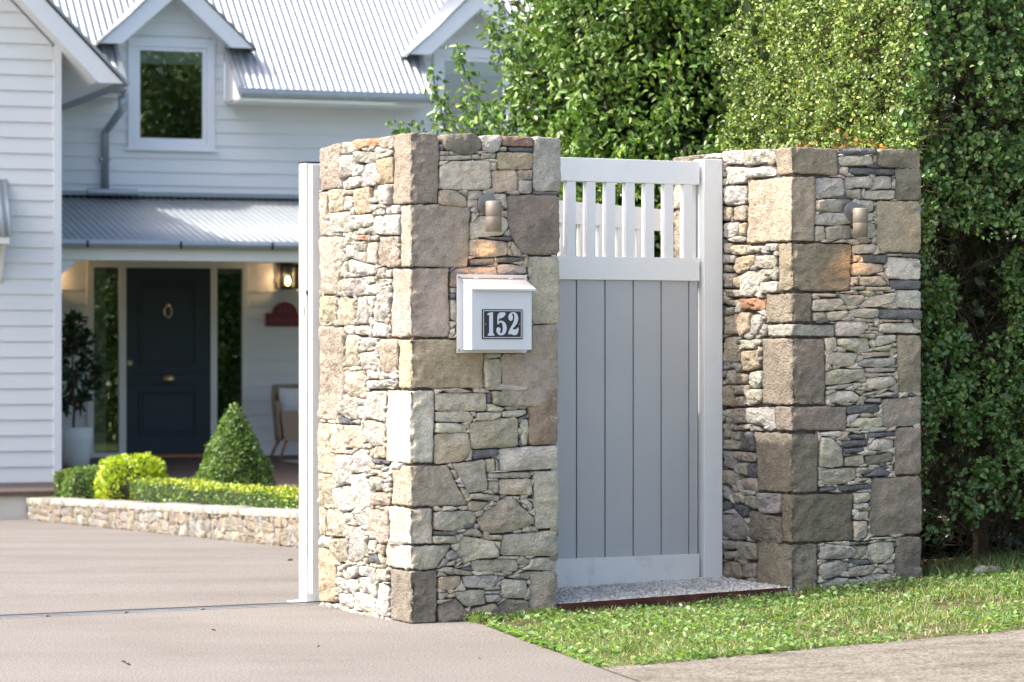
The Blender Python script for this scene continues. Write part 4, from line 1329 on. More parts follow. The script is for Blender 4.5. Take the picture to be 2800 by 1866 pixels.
for a, b in ((1.0645, 1.3395), (2.4275, 2.7105)):
    mb = MB(); mb.box(H, a, b, PV - .002, PV + .004, -.05, 1.951); mb.build('sidelight', M['glass'], house)
mb = MB()
for bx in ((.8, 3.0, PV+2.2, PV+2.25, -.2, 2.3), (.85, .9, PV+.06, PV+2.2, -.1, 2.2), (2.9, 2.95, PV+.06, PV+2.2, -.1, 2.2), (.9, 2.9, PV+.06, PV+2.2, 2.2, 2.25), (.9, 2.9, PV+.06, PV+2.2, -.15, -.1)): mb.box(H, *bx)
mb.build('hall_interior', M['room'], house)
mb = MB(); pts = []
for i in range(14):
    u = 1.07 + .011*i; mb.box(H, u, u + .009, PV + .08 + .012*(i % 2), PV + .09 + .012*(i % 2), -.08, 1.95)
mb.build('curtain', M['blind'], house)
mb = MB(); mb.box(H, 1.419, 2.354, PV - .012, PV + .028, -.085, 1.951); d = mb.build('front_door', M['door'], house)
for z0, z1 in ((.885, 1.79), (.13, .63)):
    mb = MB(); ring(mb, H, 1.562, 2.212, z0, z1, .028, PV - .030, PV - .0125); ring(mb, H, 1.60, 2.174, z0 + .04, z1 - .04, .016, PV - .022, PV - .0128); mb.build('door_moulding', M['door'], d, bevel=.004)
mb = MB(); mb.box(H, 1.50, 2.27, PV - .034, PV - .0125, .80, .825); mb.box(H, 1.50, 2.27, PV - .026, PV - .0125, .675, .695); mb.build('lock_rail_ledge', M['door'], d, bevel=.004)
mb = MB(); mb.tube([H(1.886, PV - .012, .742), H(1.886, PV - .03, .742)], .058, 24); mb.tube([H(1.886, PV - .03, .742), H(1.886, PV - .06, .742), H(1.886, PV - .075, .742), H(1.886, PV - .085, .742)], [.02, .034, .034, .018], 20); mb.build('door_knob', M['brass'], d, sm=True)
mb = MB()
ang = [2*math.pi*k/24 for k in range(25)]
mb.tube([H(1.878 + .042*math.cos(a), PV - .03, 1.475 + .058*math.sin(a)) for a in ang], .011, 8); mb.tube([H(1.878, PV - .012, 1.54), H(1.878, PV - .04, 1.54)], .022, 12); mb.tube([H(1.878, PV - .012, 1.415), H(1.878, PV - .04, 1.415)], .016, 12)
mb.build('door_knocker', M['brass'], d, sm=True)
mb = MB(); mb.tube([H(1.457, PV - .012, .918), H(1.457, PV - .035, .918)], .028, 18); mb.build('door_lock', M['brass'], d)
mb = MB(); mb.box(H, 1.40, 2.37, PV - .30, PV - .0365, -.099, -.068); mb.build('door_step', M['sill'], house)
# deck
mb = MB(); mb.hexa([H(-8, -1.2, -.247), H(8.2, -1.2, -.247), H(8.2, PV + .05, -.14), H(-8, PV + .05, -.14), H(-8, -1.2, -.205), H(8.2, -1.2, -.205), H(8.2, PV + .05, -.098), H(-8, PV + .05, -.098)]); mb.build('deck', M['deck'], house)
mb = MB(); mb.box(H, -8, 8.2, -1.16, -1.1, -.75, -.248); mb.build('deck_plinth', M['base'], house)
# hood over a side window
hd = corr('window_hood', house, H, -1.95, -.515, -.33, 2.13, -.02, 2.68, amp=.006, mat=M['vroof'])  # darker sheet colour stands in for a shadow lying on the hood
mb = MB(); mb.prism(Frame(H(0, 0, 0)[:2], 110), [(-.30, 2.12), (-.03, 2.12), (-.03, 2.60)], .525, .55); mb.build('hood_cheek', M['cream'], hd)
mb = MB(); mb.box(H, -1.93, -.54, -.32, -.28, 2.06, 2.12); mb.build('hood_rail', M['cream'], hd)

mb = MB(); mb.prism(Frame(H(0, 0, 0)[:2], 110), [(-.27, 2.06), (-.02, 2.06), (-.02, 1.70), (-.07, 1.75), (-.14, 1.92)], .56, .59); mb.build('hood_bracket', M['cream'], hd)

# lanterns and sign
def lantern(label, u0, w_on=True):
    g = thing('wall_lantern', label, 'lantern', H(u0 + .105, PV - .1, 1.74), 'lanterns beside the front door')
    mb = MB(); u1 = u0 + .21; va, vb = PV - .19, PV - .02; z0, z1 = 1.736, 1.985
    for u in (u0, u1 - .014):
        for v in (va, vb - .014): mb.box(H, u, u + .014, v, v + .014, z0, z1)
    ring(mb, H, u0 + .0141, u1 - .0141, z0 + .001, z1 - .001, .012, va + .001, va + .013)
    mb.box(H, u0 - .008, u1 + .008, va - .008, vb, z1, z1 + .016); mb.box(H, u0, u1, va, vb, z0 - .008, z0)
    mb.box(H, u0 + .03, u1 - .03, vb, PV - .014, z0 - .01, z1 + .03); mb.box(H, u0 + .085, u0 + .125, va + .06, vb - .06, z1 - .10, z1)
    mb.build('frame', M['iron'], g)
    mb = MB(); mb.box(H, u0 + .0142, u1 - .0142, va + .014, va + .016, z0 + .013, z1 - .013); mb.build('pane', M['glass'], g)
    c = H(u0 + .105, PV - .105, 0); mb = MB()
    mb.lathe((c[0], c[1], z0 + .03), [(0, 0), (.018, .012), (.030, .04), (.026, .07), (.013, .10), (0, .105)], 16); mb.build('bulb', EM_BULB, g, sm=True)
    ld = bpy.data.lights.new('bulb_glow', 'POINT'); ld.energy = 4 if u0 > 1 else 2; ld.color = (1, .62, .36); ld.shadow_soft_size = .03
    lo = bpy.data.objects.new('bulb_glow', ld); C.objects.link(lo); lo.parent = g; lo.location = Vector((c[0], c[1], z0 + .16)) - Vector(g.location)
EM_BULB = emit_mat('glowing_bulb', (1, .62, .25), 14)
lantern('lit black wall lantern right of the front door, above the maroon sign', 3.10)
lantern('lit wall lantern left of the front door, mostly hidden behind the wing corner', .46)
sg = thing('house_sign', 'maroon arched house sign reading 152 on the porch wall', 'sign', H(3.19, PV - .03, 1.32))
arc = [(3.189 + .145*math.cos(t), 1.45 + .136*math.sin(t)) for t in np.linspace(0, math.pi, 22)]
mb = MB(); mb.prism(H, [(2.972, 1.319), (3.408, 1.319), (3.408, 1.462), (3.334, 1.462)] + arc[1:-1] + [(3.044, 1.462), (2.972, 1.462)], PV - .05, PV - .03); mb.build('sign_board', M['plaque'], sg)
def text(txt, size, u, z, fr, v, mat, parent):
    cu = bpy.data.curves.new('lettering', 'FONT'); cu.body = txt; cu.size = size; cu.align_x = 'CENTER'; cu.extrude = .001
    o = bpy.data.objects.new('lettering', cu); C.objects.link(o); bpy.context.view_layer.update()
    me = bpy.data.meshes.new_from_object(o.evaluated_get(bpy.context.evaluated_depsgraph_get()))
    V = [fr(u + p.co.x, v - p.co.z, z + p.co.y) for p in me.vertices]; F = [tuple(f.vertices) for f in me.polygons]
    bpy.data.objects.remove(o); mesh_obj('lettering', V, F, mat, parent)
text('152', .11, 3.189, 1.475, H, PV - .0515, M['gold'], sg)
text('WOMBROOK', .062, 3.189, 1.365, H, PV - .0515, M['gold'], sg)

# porch furniture
def deck_z(v): return -.205 + (v + 1.2)/4.85*.107
def chair():
    uc, vc = 3.22, 2.95; z0 = deck_z(vc)
    g = thing('wicker_armchair', 'brown wicker tub armchair with cushions on the porch', 'armchair', H(uc, vc, z0))
    # horseshoe shell seen from the open front
    V = []; F = []; n = 30; rows = 9
    for i in range(rows):
        t = i/(rows-1)
        for k in range(n):
            a = math.pi*(-.12) + math.pi*1.24*k/(n-1)
            back = max(0, math.sin(a))
            top = .60 + .20*min(1, back*1.6 + .15)
            fl = 1 + .14*t
            V.append(H(uc + .285*math.cos(a)*fl, vc + .27*math.sin(a)*fl, z0 + .20 + (top - .20)*t))
    for i in range(rows-1):
        for k in range(n-1): a = i*n + k; F.append((a, a+1, a+n+1, a+n))
    o = mesh_obj('wicker_shell', V, F, M['wicker'], g, None, True); m_ = o.modifiers.new('thickness', 'SOLIDIFY'); m_.thickness = .035; m_.offset = 0
    mb = MB(); mb.hexa([H(uc-.24, vc-.14, z0+.2), H(uc+.24, vc-.14, z0+.2), H(uc+.24, vc-.11, z0+.2), H(uc-.24, vc-.11, z0+.2), H(uc-.285, vc-.165, z0+.52), H(uc+.285, vc-.165, z0+.52), H(uc+.285, vc-.13, z0+.52), H(uc-.285, vc-.13, z0+.52)]); mb.build('front_apron', M['wicker'], g)
    mb = MB(); mb.box(H, uc-.25, uc+.25, vc-.11, vc+.24, z0+.36, z0+.42); mb.build('seat', M['wicker'], g)
    for du, dv in ((-.2, -.1), (.2, -.1), (-.2, .2), (.2, .2)):
        mb = MB(); mb.tube([H(uc+du, vc+dv, z0+.22), H(uc+du*1.45, vc+dv*1.3, z0)], [.02, .014], 8); mb.build('leg', M['sill'], g, sm=True)
    for cu_, mt, rot, lab in ((-.10, 'cushion', .1, 'plain white scatter cushion leaning on the back of the wicker armchair'), (.13, 'cushion2', -.2, 'white and blue patterned scatter cushion on the wicker armchair')):
        V = []; F = []; m = 10
        for s in (-1, 1):
            for i in range(m+1):
                for j in range(m+1):
                    x, y = i/m*2-1, j/m*2-1; th = .06*(1-x*x)**.5*(1-y*y)**.5*s
                    q = (1 - .08*(abs(x)*abs(y))**0) ; V.append(H(uc + cu_ + x*.17*(1-.08*(1-y*y)), vc + .04 + th - y*.03 + rot*x*.1, z0 + .60 + y*.17*(1-.08*(1-x*x))))
        for s in range(2):
            for i in range(m):
                for j in range(m): a = s*(m+1)**2 + i*(m+1) + j; F.append((a, a+1, a+m+2, a+m+1))
        o = mesh_obj('cushion', V, F, M[mt], None, None, True); tag(o, lab, 'cushion')
chair()
mb = MB(); V = [H(3.0, 1.5, 0), H(4.9, 1.3, 0), H(4.9, 3.0, 0), H(2.85, 2.55, 0)]
zz = [deck_z(1.5), deck_z(1.3), deck_z(3.0), deck_z(2.55)]
mb.hexa([(p[0], p[1], z + .003) for p, z in zip(V, zz)] + [(p[0], p[1], z + .013) for p, z in zip(V, zz)]); o = mb.build('rug', M['rug']); tag(o, 'pale jute rug on the dark porch deck by the armchair', 'rug')
# ------------------------------------------------------------------ foliage
def unit(a): return a/np.maximum(np.linalg.norm(a, axis=1, keepdims=True), 1e-9)
def leaves(name, P, ax, nr, L, wr, col, mat, parent=None, fold=.18, loc=None, curl=.15):
    """one mesh of folded six-point leaves"""
    n = len(P); ax = unit(ax); nr = unit(nr - ax*np.sum(nr*ax, 1, keepdims=True)); sd = np.cross(ax, nr)
    L = np.asarray(L).reshape(-1, 1); w = L*np.asarray(wr).reshape(-1, 1)*.5
    f = nr*w*fold*2
    V = np.stack([P, P + ax*L*.33 + sd*w + f, P + ax*L*.68 + sd*w*.82 + f*.8 - nr*L*curl*.3, P + ax*L - nr*L*curl,
                  P + ax*L*.68 - sd*w*.82 + f*.8 - nr*L*curl*.3, P + ax*L*.33 - sd*w + f], 1).reshape(-1, 3)
    b = (np.arange(n)*6)[:, None]
    F = np.concatenate([b + np.array([[0, 1, 2, 3]]), b + np.array([[0, 3, 4, 5]])], 0)
    return mesh_obj(name, V, F, mat, parent, loc, False, np.repeat(col, 6, 0))
def pal(rs, n, cols, p, var=.18):
    c = np.array(cols)[rs.choice(len(cols), n, p=p)]
    return c*rs.uniform(1-var, 1+var, (n, 1))*np.c_[rs.uniform(.92, 1.1, n), np.ones(n), rs.uniform(.85, 1.15, n)]
def sphere_dirs(rs, n): return unit(rs.normal(size=(n, 3)))
def twigs(name, A, Bp, r, mat, parent):
    """thin three-sided sticks from A to Bp"""
    n = len(A); d = unit(Bp - A); x = unit(np.cross(d, np.array([[.3, .2, .93]]))); y = np.cross(d, x)
    V = []
    for t, q in ((A, 1.), (Bp, .5)):
        for k in range(3): a = 2*math.pi*k/3; V.append(t + (x*math.cos(a) + y*math.sin(a))*r*q)
    V = np.stack(V, 1).reshape(-1, 3); b = (np.arange(n)*6)[:, None]
    F = np.concatenate([b + np.array([[k, (k+1) % 3, 3 + (k+1) % 3, 3 + k]]) for k in range(3)], 0)
    return mesh_obj(name, V, F, mat, parent, None, True)

GREENS = [(.23, .33, .085), (.15, .24, .06), (.31, .41, .12), (.07, .125, .035), (.42, .44, .13)]
def hedge():
    rs = np.random.RandomState(21)
    g = thing('tall_hedge', 'tall clipped small leaved green hedge rising behind the right stone pillar', 'hedge', G(4.5, 1.2, .15))
    U0, V0, V1 = 2.62, .32, 2.15
    clusters = []
    def surf(n, kind):
        if kind == 'left':
            v = rs.uniform(V0, V1, n); z = rs.uniform(1.35, 3.0, n); bul = fbm(np.c_[v*2.2, z*2.2, np.full(n, 3.)], 2)*.10 + fbm(np.c_[v*9, z*9, np.full(n, 8.)], 2)*.09 + fbm(np.c_[v*22, z*22, np.full(n, 5.)], 2)*.04
            u = U0 - bul*1.15 + .10*(v-V0) - .12*smooth(2.0, 1.4, z)*0; nrm = np.tile([-1, -.15, .25], (n, 1))
        else:
            u = rs.uniform(U0, 3.75, n); z = rs.uniform(.22, 3.0, n); bul = fbm(np.c_[u*2.6, z*2.6, np.full(n, 13.)], 2)*.15 + fbm(np.c_[u*8, z*8, np.full(n, 5.)], 2)*.10
            v = V0 - bul - .05*smooth(.2, 1.4, z); nrm = np.tile([0, -1, .25], (n, 1))
        return u, v, z, nrm
    Ps = []; Ns = []; SH = []
    for kind, n in (('left', 5000), ('front', 2900)):
        u, v, z, nrm = surf(n, kind)
        dep = rs.exponential(.045, n)
        if kind == 'left': u = u + dep
        else:
            v = v + dep
            keep = (z > .48) | ((z > .34) & (rs.rand(n) < .55)) | (rs.rand(n) < .06); hole = fbm(np.c_[u*4.2, z*3.2, np.full(n, 40.)], 2) > -.25
            keep &= hole; keep &= ~((u < 2.72) & (z < 1.9) & (rs.rand(n) < .6))
            u, v, z, nrm = u[keep], v[keep], z[keep], nrm[keep]
        Ps.append(np.array([G(a, b, c) for a, b, c in zip(u, v, z)])); Ns.append(np.array([G.vec(*q) for q in nrm])); SH.append(np.full(len(u), 0 if kind == 'left' else 1))
    P = np.concatenate(Ps); Nn = unit(np.concatenate(Ns)); SH = np.concatenate(SH); k = 12
    tip = unit(Nn + rs.normal(size=P.shape)*.55 + np.array([0, 0, .25]))
    t = rs.uniform(-1, 1, (len(P), k, 1))
    LP = (P[:, None] + tip[:, None]*t*.055 + rs.normal(size=(len(P), k, 3))*.009).reshape(-1, 3)
    ax = unit(np.repeat(tip, k, 0)*.45 + sphere_dirs(rs, len(LP)))
    nr = unit(np.repeat(Nn, k, 0)*.55 + np.array([0, 0, .35]) + sphere_dirs(rs, len(LP))*.9)
    n = len(LP); L = rs.uniform(.016, .030, n)*np.repeat(np.where(SH == 1, 1.15, .80), k)
    tone = np.repeat(rs.uniform(.78, 1.22, len(P)), k)[:, None]
    col = pal(rs, n, GREENS, [.3, .27, .22, .14, .07])*tone
    front = np.repeat(SH, k) == 1
    col[front] = pal(rs, int(front.sum()), [(.125, .235, .07), (.085, .165, .05), (.19, .31, .095), (.28, .33, .10)], [.4, .3, .22, .08])  # leaf colour darkened here to deepen the shade on the front face
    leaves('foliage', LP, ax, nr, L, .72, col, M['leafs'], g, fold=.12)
    twigs('twigs', P - tip*.12, P + tip*.07, .0016, M['bark'], g)
    # back-up foliage above and beyond the frame, larger leaves
    n = 26000; u = rs.uniform(2.75, 9, n); z = rs.uniform(.5, 4.6, n); v = np.where(rs.rand(n) < .5, V0 + rs.exponential(.08, n), rs.uniform(V0, V1, n))
    sel = ((u > 3.7) | (z > 2.95)); u, v, z = u[sel], v[sel], z[sel]; z = np.where((v > V0 + .3) & (u > 3.0), 4.5 - rs.exponential(.1, len(u)), z)
    LP = np.array([G(a, b, c) for a, b, c in zip(u, v, z)]); n = len(LP)
    leaves('outer_foliage', LP, sphere_dirs(rs, n), sphere_dirs(rs, n) + np.array([0, 0, .5]), rs.uniform(.06, .10, n), .7, pal(rs, n, GREENS, [.3, .27, .22, .14, .07]), M['leafs'], g)
    # dark twiggy inside
    n = 5200; u = rs.uniform(U0 + .12, 3.9, n); v = rs.uniform(V0 + .10, 1.2, n); z = rs.uniform(.15, 3.1, n)
    A_ = np.array([G(a, b, c) for a, b, c in zip(u, v, z)]); twigs('inner_stems', A_, A_ + unit(rs.normal(size=(n, 3)) + np.array([0, 0, .7]))*rs.uniform(.1, .3, (n, 1)), .0022, M['bark'], g)
    # inner leaves, coloured near black as shaded depth, so that no light leaks through
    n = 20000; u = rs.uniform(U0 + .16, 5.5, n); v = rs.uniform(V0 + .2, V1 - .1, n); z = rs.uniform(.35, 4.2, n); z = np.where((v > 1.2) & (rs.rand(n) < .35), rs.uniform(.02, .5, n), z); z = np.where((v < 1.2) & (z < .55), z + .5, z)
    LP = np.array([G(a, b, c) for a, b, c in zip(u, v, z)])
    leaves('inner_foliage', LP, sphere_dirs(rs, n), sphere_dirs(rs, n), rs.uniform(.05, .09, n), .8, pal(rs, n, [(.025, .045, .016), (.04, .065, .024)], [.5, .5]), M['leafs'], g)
    for uu in np.arange(2.95, 6.5, .55):
        mb = MB(); a = rs.uniform(-.08, .08, 4)
        mb.tube([G(uu, 1.0, -.1), G(uu + a[0], 1.0 + a[1], .8), G(uu + a[2], 1.05, 1.9), G(uu + a[3], 1.1, 3.6)], [.045, .035, .028, .012], 8); mb.build('stem', M['bark'], g, sm=True)
    # scorched dead sprays just above the pillar
    for c_, s, q in (((2.60, 1.18, 2.03), .05, 60), ((2.60, .80, 2.02), .10, 90), ((2.59, .52, 2.0), .07, 60)):
        n = q; LP = np.array([G(*(np.array(c_) + rs.normal(size=3)*np.array([.03, s, .035]))) for _ in range(n)])
        leaves('dead_spray', LP, sphere_dirs(rs, n) + np.array([0, 0, -.4]), sphere_dirs(rs, n), rs.uniform(.015, .03, n), .6, pal(rs, n, [(.42, .22, .10), (.55, .34, .18), (.28, .14, .07)], [.4, .35, .25]), M['leaf'], g, fold=.5, curl=.4)
    mb = MB(); mb.tube([G(2.58, .95, 2.12), G(2.57, .75, 2.06), G(2.56, .55, 2.0)], [.002, .0018, .001], 5); mb.build('dead_twig', M['bark'], g)
hedge()

def big_tree():
    rs = np.random.RandomState(5)
    base = (.95, 18.3)
    z0 = float(ground_z(*base))
    g = thing('garden_tree', 'large leafy garden tree with drooping pointed leaves beyond the gate', 'tree', (base[0], base[1], z0))
    mb = MB(); mb.tube([(base[0], base[1], z0 - .1), (base[0]-.05, base[1], .5), (base[0] + .05, base[1] + .05, 1.4), (base[0], base[1] + .1, 2.6), (base[0] + .1, base[1], 4.2)], [.11, .09, .075, .05, .02], 10); mb.build('trunk', M['bark'], g, sm=True)
    # shoots: (tip X, tip Z) read as branches leaving the trunk and rising
    def left_edge(z): return float(np.interp(z, [1.6, 2.2, 2.7, 3.2, 5], [-.45, -.38, -.12, .02, .2]))
    shoots = []
    for i in range(300):
        a = rs.uniform(0, 2*math.pi); h = rs.uniform(-.1, 5.2); 
        prof = np.interp(h, [-.2, .8, 1.6, 2.4, 3.2, 4.4, 5.4], [1.35, 1.5, 1.45, 1.22, 1.12, .9, .3])
        r = prof*rs.uniform(.25, 1)**.5
        tip = np.array([base[0] + r*math.cos(a)*1.02, base[1] + r*math.sin(a), h]); tip[0] = max(tip[0], left_edge(h) + .12 + rs.rand()*.2); shoots.append(tip)
    for X, Z in ((-.72, 2.52), (-.58, 2.50), (-.50, 2.86), (-.44, 2.65), (-.34, 2.98), (-.30, 2.7), (-.22, 2.6), (-.15, 3.2), (-.02, 3.0), (-.1, 3.4), (.02, 2.75), (-.42, 2.2), (-.62, 2.25), (-.3, 2.3), (-.1, 2.5), (.05, 2.4)):
        shoots.append(np.array([X, 18 + rs.uniform(-.3, .3), Z]))
    A_ = []; B_ = []; LP = []; AX = []; T = []
    for tip in shoots:
        hr = math.hypot(tip[0]-base[0], tip[1]-base[1]); st = np.array([base[0] + (tip[0]-base[0])*.55, base[1] + (tip[1]-base[1])*.55, tip[2] - .35 - hr*.35])
        ctrl = np.array([tip[0] + rs.uniform(-.05, .05), tip[1], tip[2] - .35]) if rs.rand() < 1 else st
        pts = [st*(1-t)**2 + 2*ctrl*t*(1-t) + tip*t*t for t in np.linspace(0, 1, 9)]
        for p, q in zip(pts[:-1], pts[1:]): A_.append(p); B_.append(q)
        m = int(rs.uniform(110, 160)); tone = rs.uniform(.8, 1.2)
        for k in range(m):
            t = rs.uniform(.12, 1)**.8; i = min(7, int(t*8)); p = pts[i] + (pts[i+1]-pts[i])*(t*8-i)
            LP.append(p + rs.normal(size=3)*.065*(1.15 - t*.75)); T.append(tone)
    LP = np.array(LP); n = len(LP)
    ax = sphere_dirs(rs, n)*np.array([1, 1, .6]) + np.array([0, 0, -.45]); nr = sphere_dirs(rs, n)*.8 + np.array([-.35, 0, .75])
    col = pal(rs, n, [(.15, .26, .06), (.09, .17, .04), (.22, .34, .08), (.32, .40, .11)], [.36, .36, .22, .06])*np.array(T)[:, None]
    leaves('crown', LP, ax, nr, rs.uniform(.034, .062, n), .5, col, M['leafs'], g, fold=.22, curl=.25)
    nc = 1500; d = sphere_dirs(rs, nc); hh_ = rs.uniform(.2, 5.2, nc); pr = np.interp(hh_, [.2, .8, 1.6, 2.4, 3.2, 4.4, 5.4], [1.3, 1.35, 1.25, 1.12, 1.05, .85, .3])
    bl = 1 + fbm(np.c_[d*1.9, hh_[:, None]*1.1][:, :3] + hh_[:, None]*.9, 2)*.38; aa = rs.uniform(0, 2*math.pi, nc); rr_ = pr*bl*np.sqrt(rs.uniform(.45, 1, nc))
    cc_ = np.c_[base[0] + .06 + rr_*np.cos(aa), base[1] + rr_*np.sin(aa), hh_]; q = 22
    LP2 = (cc_[:, None] + rs.normal(size=(nc, q, 3))*np.array([.085, .085, .06])).reshape(-1, 3); LP2[:, 0] = np.where(LP2[:, 0] < np.interp(LP2[:, 2], [1.6, 2.2, 2.7, 3.2, 5], [-.45, -.38, -.12, .02, .2]), LP2[:, 0]*0 + base[0] + rs.uniform(-.3, .9, len(LP2)), LP2[:, 0]); n2 = len(LP2)
    leaves('crown_infill', LP2, sphere_dirs(rs, n2) + np.array([0, 0, -.35]), sphere_dirs(rs, n2)*.9 + np.array([-.35, 0, .6]), rs.uniform(.034, .06, n2), .52,
           pal(rs, n2, [(.14, .25, .055), (.09, .17, .04), (.20, .32, .08), (.30, .38, .10)], [.38, .38, .19, .05])*np.repeat(rs.uniform(.75, 1.2, nc), q)[:, None], M['leafs'], g, fold=.22, curl=.25)
    twigs('branches', np.array(A_), np.array(B_), .005, M['bark'], g)
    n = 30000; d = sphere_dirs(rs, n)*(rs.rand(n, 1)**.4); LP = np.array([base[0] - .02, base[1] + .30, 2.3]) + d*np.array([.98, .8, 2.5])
    leaves('inner_crown', LP, sphere_dirs(rs, n), sphere_dirs(rs, n), rs.uniform(.05, .09, n), .6, pal(rs, n, [(.03, .055, .016), (.045, .08, .022)], [.5, .5]), M['leafs'], g)  # leaves coloured near black to paint the shade inside the crown
big_tree()

def shrub_mass(name, label, cat, c, r, n, leaf, cols, p, seed, trunk=True, group=None, bumpy=.18):
    """rounded crown of leaf clumps on a stem; c is the crown's centre"""
    rs = np.random.RandomState(seed); zg = float(ground_z(c[0], c[1]))
    g = thing(name, label, cat, (c[0], c[1], zg), group)
    d = sphere_dirs(rs, n); rr = 1 + fbm(d*2.3 + seed, 2)*bumpy*2 + fbm(d*6 + seed, 2)*bumpy; rad = (rs.rand(n)**.22)*rr
    LP = np.array(c) + d*np.array(r)*rad[:, None]; sel = LP[:, 2] > zg + .1; LP = LP[sel]; d = d[sel]; m = len(LP)
    leaves('crown', LP, sphere_dirs(rs, m), d*.6 + sphere_dirs(rs, m)*.8 + np.array([0, 0, .3]), rs.uniform(leaf*.7, leaf*1.3, m), .6, pal(rs, m, cols, p), M['leafs'], g)
    if trunk:
        mb = MB(); mb.tube([(c[0], c[1], zg - .2), (c[0] + .05, c[1], (zg + c[2])/2), (c[0], c[1], c[2] + r[2]*.5)], [.16, .12, .04], 8); mb.build('trunk', M['bark'], g, sm=True)
    return g
GP = [(.06, .11, .025), (.09, .15, .03), (.13, .18, .04)]
shrub_mass('background_tree', 'dark leafy tree filling the gap between garden tree and hedge', 'tree', (2.6, 21.5, 2.2), (1.9, 1.4, 3.6), 34000, .09, GP, [.45, .35, .2], 3, group='trees deeper in the garden')
shrub_mass('background_tree', 'leafy tree farthest right in the garden, behind the hedge', 'tree', (6.2, 19.0, 3.0), (2.2, 2.0, 4.2), 16000, .14, GP, [.45, .35, .2], 8, group='trees deeper in the garden')
shrub_mass('background_tree', 'leafy tree behind the hedge, seen only mirrored in the windows', 'tree', (9.5, 14.0, 4.5), (2.6, 2.6, 5.5), 16000, .18, GP, [.45, .35, .2], 9, group='trees deeper in the garden')

# clipped box plants behind the planter wall
BOXG = [(.10, .18, .035), (.15, .25, .045), (.22, .33, .05), (.06, .12, .03)]
YEL = [(.38, .50, .015), (.50, .58, .02), (.22, .36, .025), (.58, .62, .05)]
def clipped(name, label, sampler, n, cols, p, seed, loc, leaf=.020, top=None, core=None):
    rs = np.random.RandomState(seed); g = thing(name, label, 'topiary' if 'cone' in name or 'ball' in name else 'hedge', loc)
    Pt, Nn = sampler(rs, n); dep = rs.exponential(.012, (n, 1)); Pt = Pt - Nn*dep + rs.normal(size=Pt.shape)*.006
    col = pal(rs, n, cols, p, .22)
    if top is not None:
        s = (Nn[:, 2] > .6) & (rs.rand(n) < top[1]); col[s] = pal(rs, int(s.sum()), [top[0]], [1.])
    leaves('foliage', Pt, sphere_dirs(rs, n) + Nn*.7 + np.array([0, 0, .3]), Nn + sphere_dirs(rs, n)*.9, rs.uniform(leaf*.7, leaf*1.35, n), .6, col, M['leafs'], g)
    if core is not None: core(g)
    return g
def ball_s(c, r):
    def f(rs, n):
        d = sphere_dirs(rs, n); q = 1 + fbm(d*3.1 + 4, 2)[:, None]*.14 + fbm(d*9 + 1, 2)[:, None]*.06
        sq = np.sign(d)*np.abs(d)**.8
        return np.array(c) + sq*np.array(r)*q, unit(d/np.array(r))
    return f
def cone_s(c, r, h):
    def f(rs, n):
        t = 1 - rs.rand(n)**.5*1.0; a = rs.uniform(0, 2*math.pi, n); prof = (1-t)**.82*(1 - .10*(1-t)**6)
        d = np.c_[np.cos(a), np.sin(a), np.zeros(n)]; q = 1 + fbm(np.c_[d[:, 0]*2, d[:, 1]*2, t*6] + 9, 3)*.24
        return np.array(c) + d*(r*prof*q)[:, None] + np.c_[np.zeros(n), np.zeros(n), t*h], unit(d + np.array([0, 0, .45]))
    return f
def bar_s(p0, p1, w, z0, z1):
    p0, p1 = np.array(p0), np.array(p1); d = (p1-p0)/np.linalg.norm(p1-p0); s = np.array([d[1], -d[0]])
    if s[1] > 0: s = -s
    def f(rs, n):
        t = rs.rand(n); k = rs.rand(n); zz0 = z0[0] + (z0[1]-z0[0])*t; zz1 = z1[0] + (z1[1]-z1[0])*t
        zz1 = zz1 + fbm(np.c_[t*14, t*0, t*0], 2)*.03
        top = k < .42; q = rs.uniform(-1, 1, n)
        face = np.where(rs.rand(n) < .72, 1., -1.)
        side = np.where(top, q, face); z = np.where(top, zz1, zz0 + (zz1-zz0)*rs.rand(n))
        bul = fbm(np.c_[t*9, z*6, face], 2)*.04
        xy = p0 + (p1-p0)*t[:, None] + s*(side*w*.5 + np.where(top, 0, side*bul))[:, None]
        P = np.c_[xy, z]; Nn = np.where(top[:, None], np.array([0, 0, 1.]), np.c_[s[0]*side, s[1]*side, np.full(n, .25)])
        e = rs.rand(n) < .10; P[e, :2] = (p0 + s*(q[:, None]*w*.5))[e]; P[e, 2] = (zz0[0] + (zz1[0]-zz0[0])*rs.rand(n))[e]
        return P, unit(Nn)
    return f
darkm = paint('dark_twiggy_core', (.02, .032, .012), .95, .3, .2)  # solid near-black filling, paints the shade inside the clipped plants
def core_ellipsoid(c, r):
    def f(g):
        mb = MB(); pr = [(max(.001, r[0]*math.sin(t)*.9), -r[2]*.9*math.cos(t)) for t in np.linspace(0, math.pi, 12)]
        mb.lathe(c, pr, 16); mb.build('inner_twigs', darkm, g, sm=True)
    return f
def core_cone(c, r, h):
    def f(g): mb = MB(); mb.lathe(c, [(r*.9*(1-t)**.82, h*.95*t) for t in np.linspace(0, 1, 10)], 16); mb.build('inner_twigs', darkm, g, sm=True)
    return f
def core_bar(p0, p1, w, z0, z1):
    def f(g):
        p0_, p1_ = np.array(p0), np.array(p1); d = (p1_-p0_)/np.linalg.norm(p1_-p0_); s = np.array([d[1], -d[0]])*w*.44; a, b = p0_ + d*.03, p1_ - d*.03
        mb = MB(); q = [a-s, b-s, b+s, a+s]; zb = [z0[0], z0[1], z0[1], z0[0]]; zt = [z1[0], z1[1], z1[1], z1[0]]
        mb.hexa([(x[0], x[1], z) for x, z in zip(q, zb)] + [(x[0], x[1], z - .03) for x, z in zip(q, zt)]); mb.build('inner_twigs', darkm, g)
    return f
c = (-3.29, 25.0, -.13); r = (.305, .28, .30)
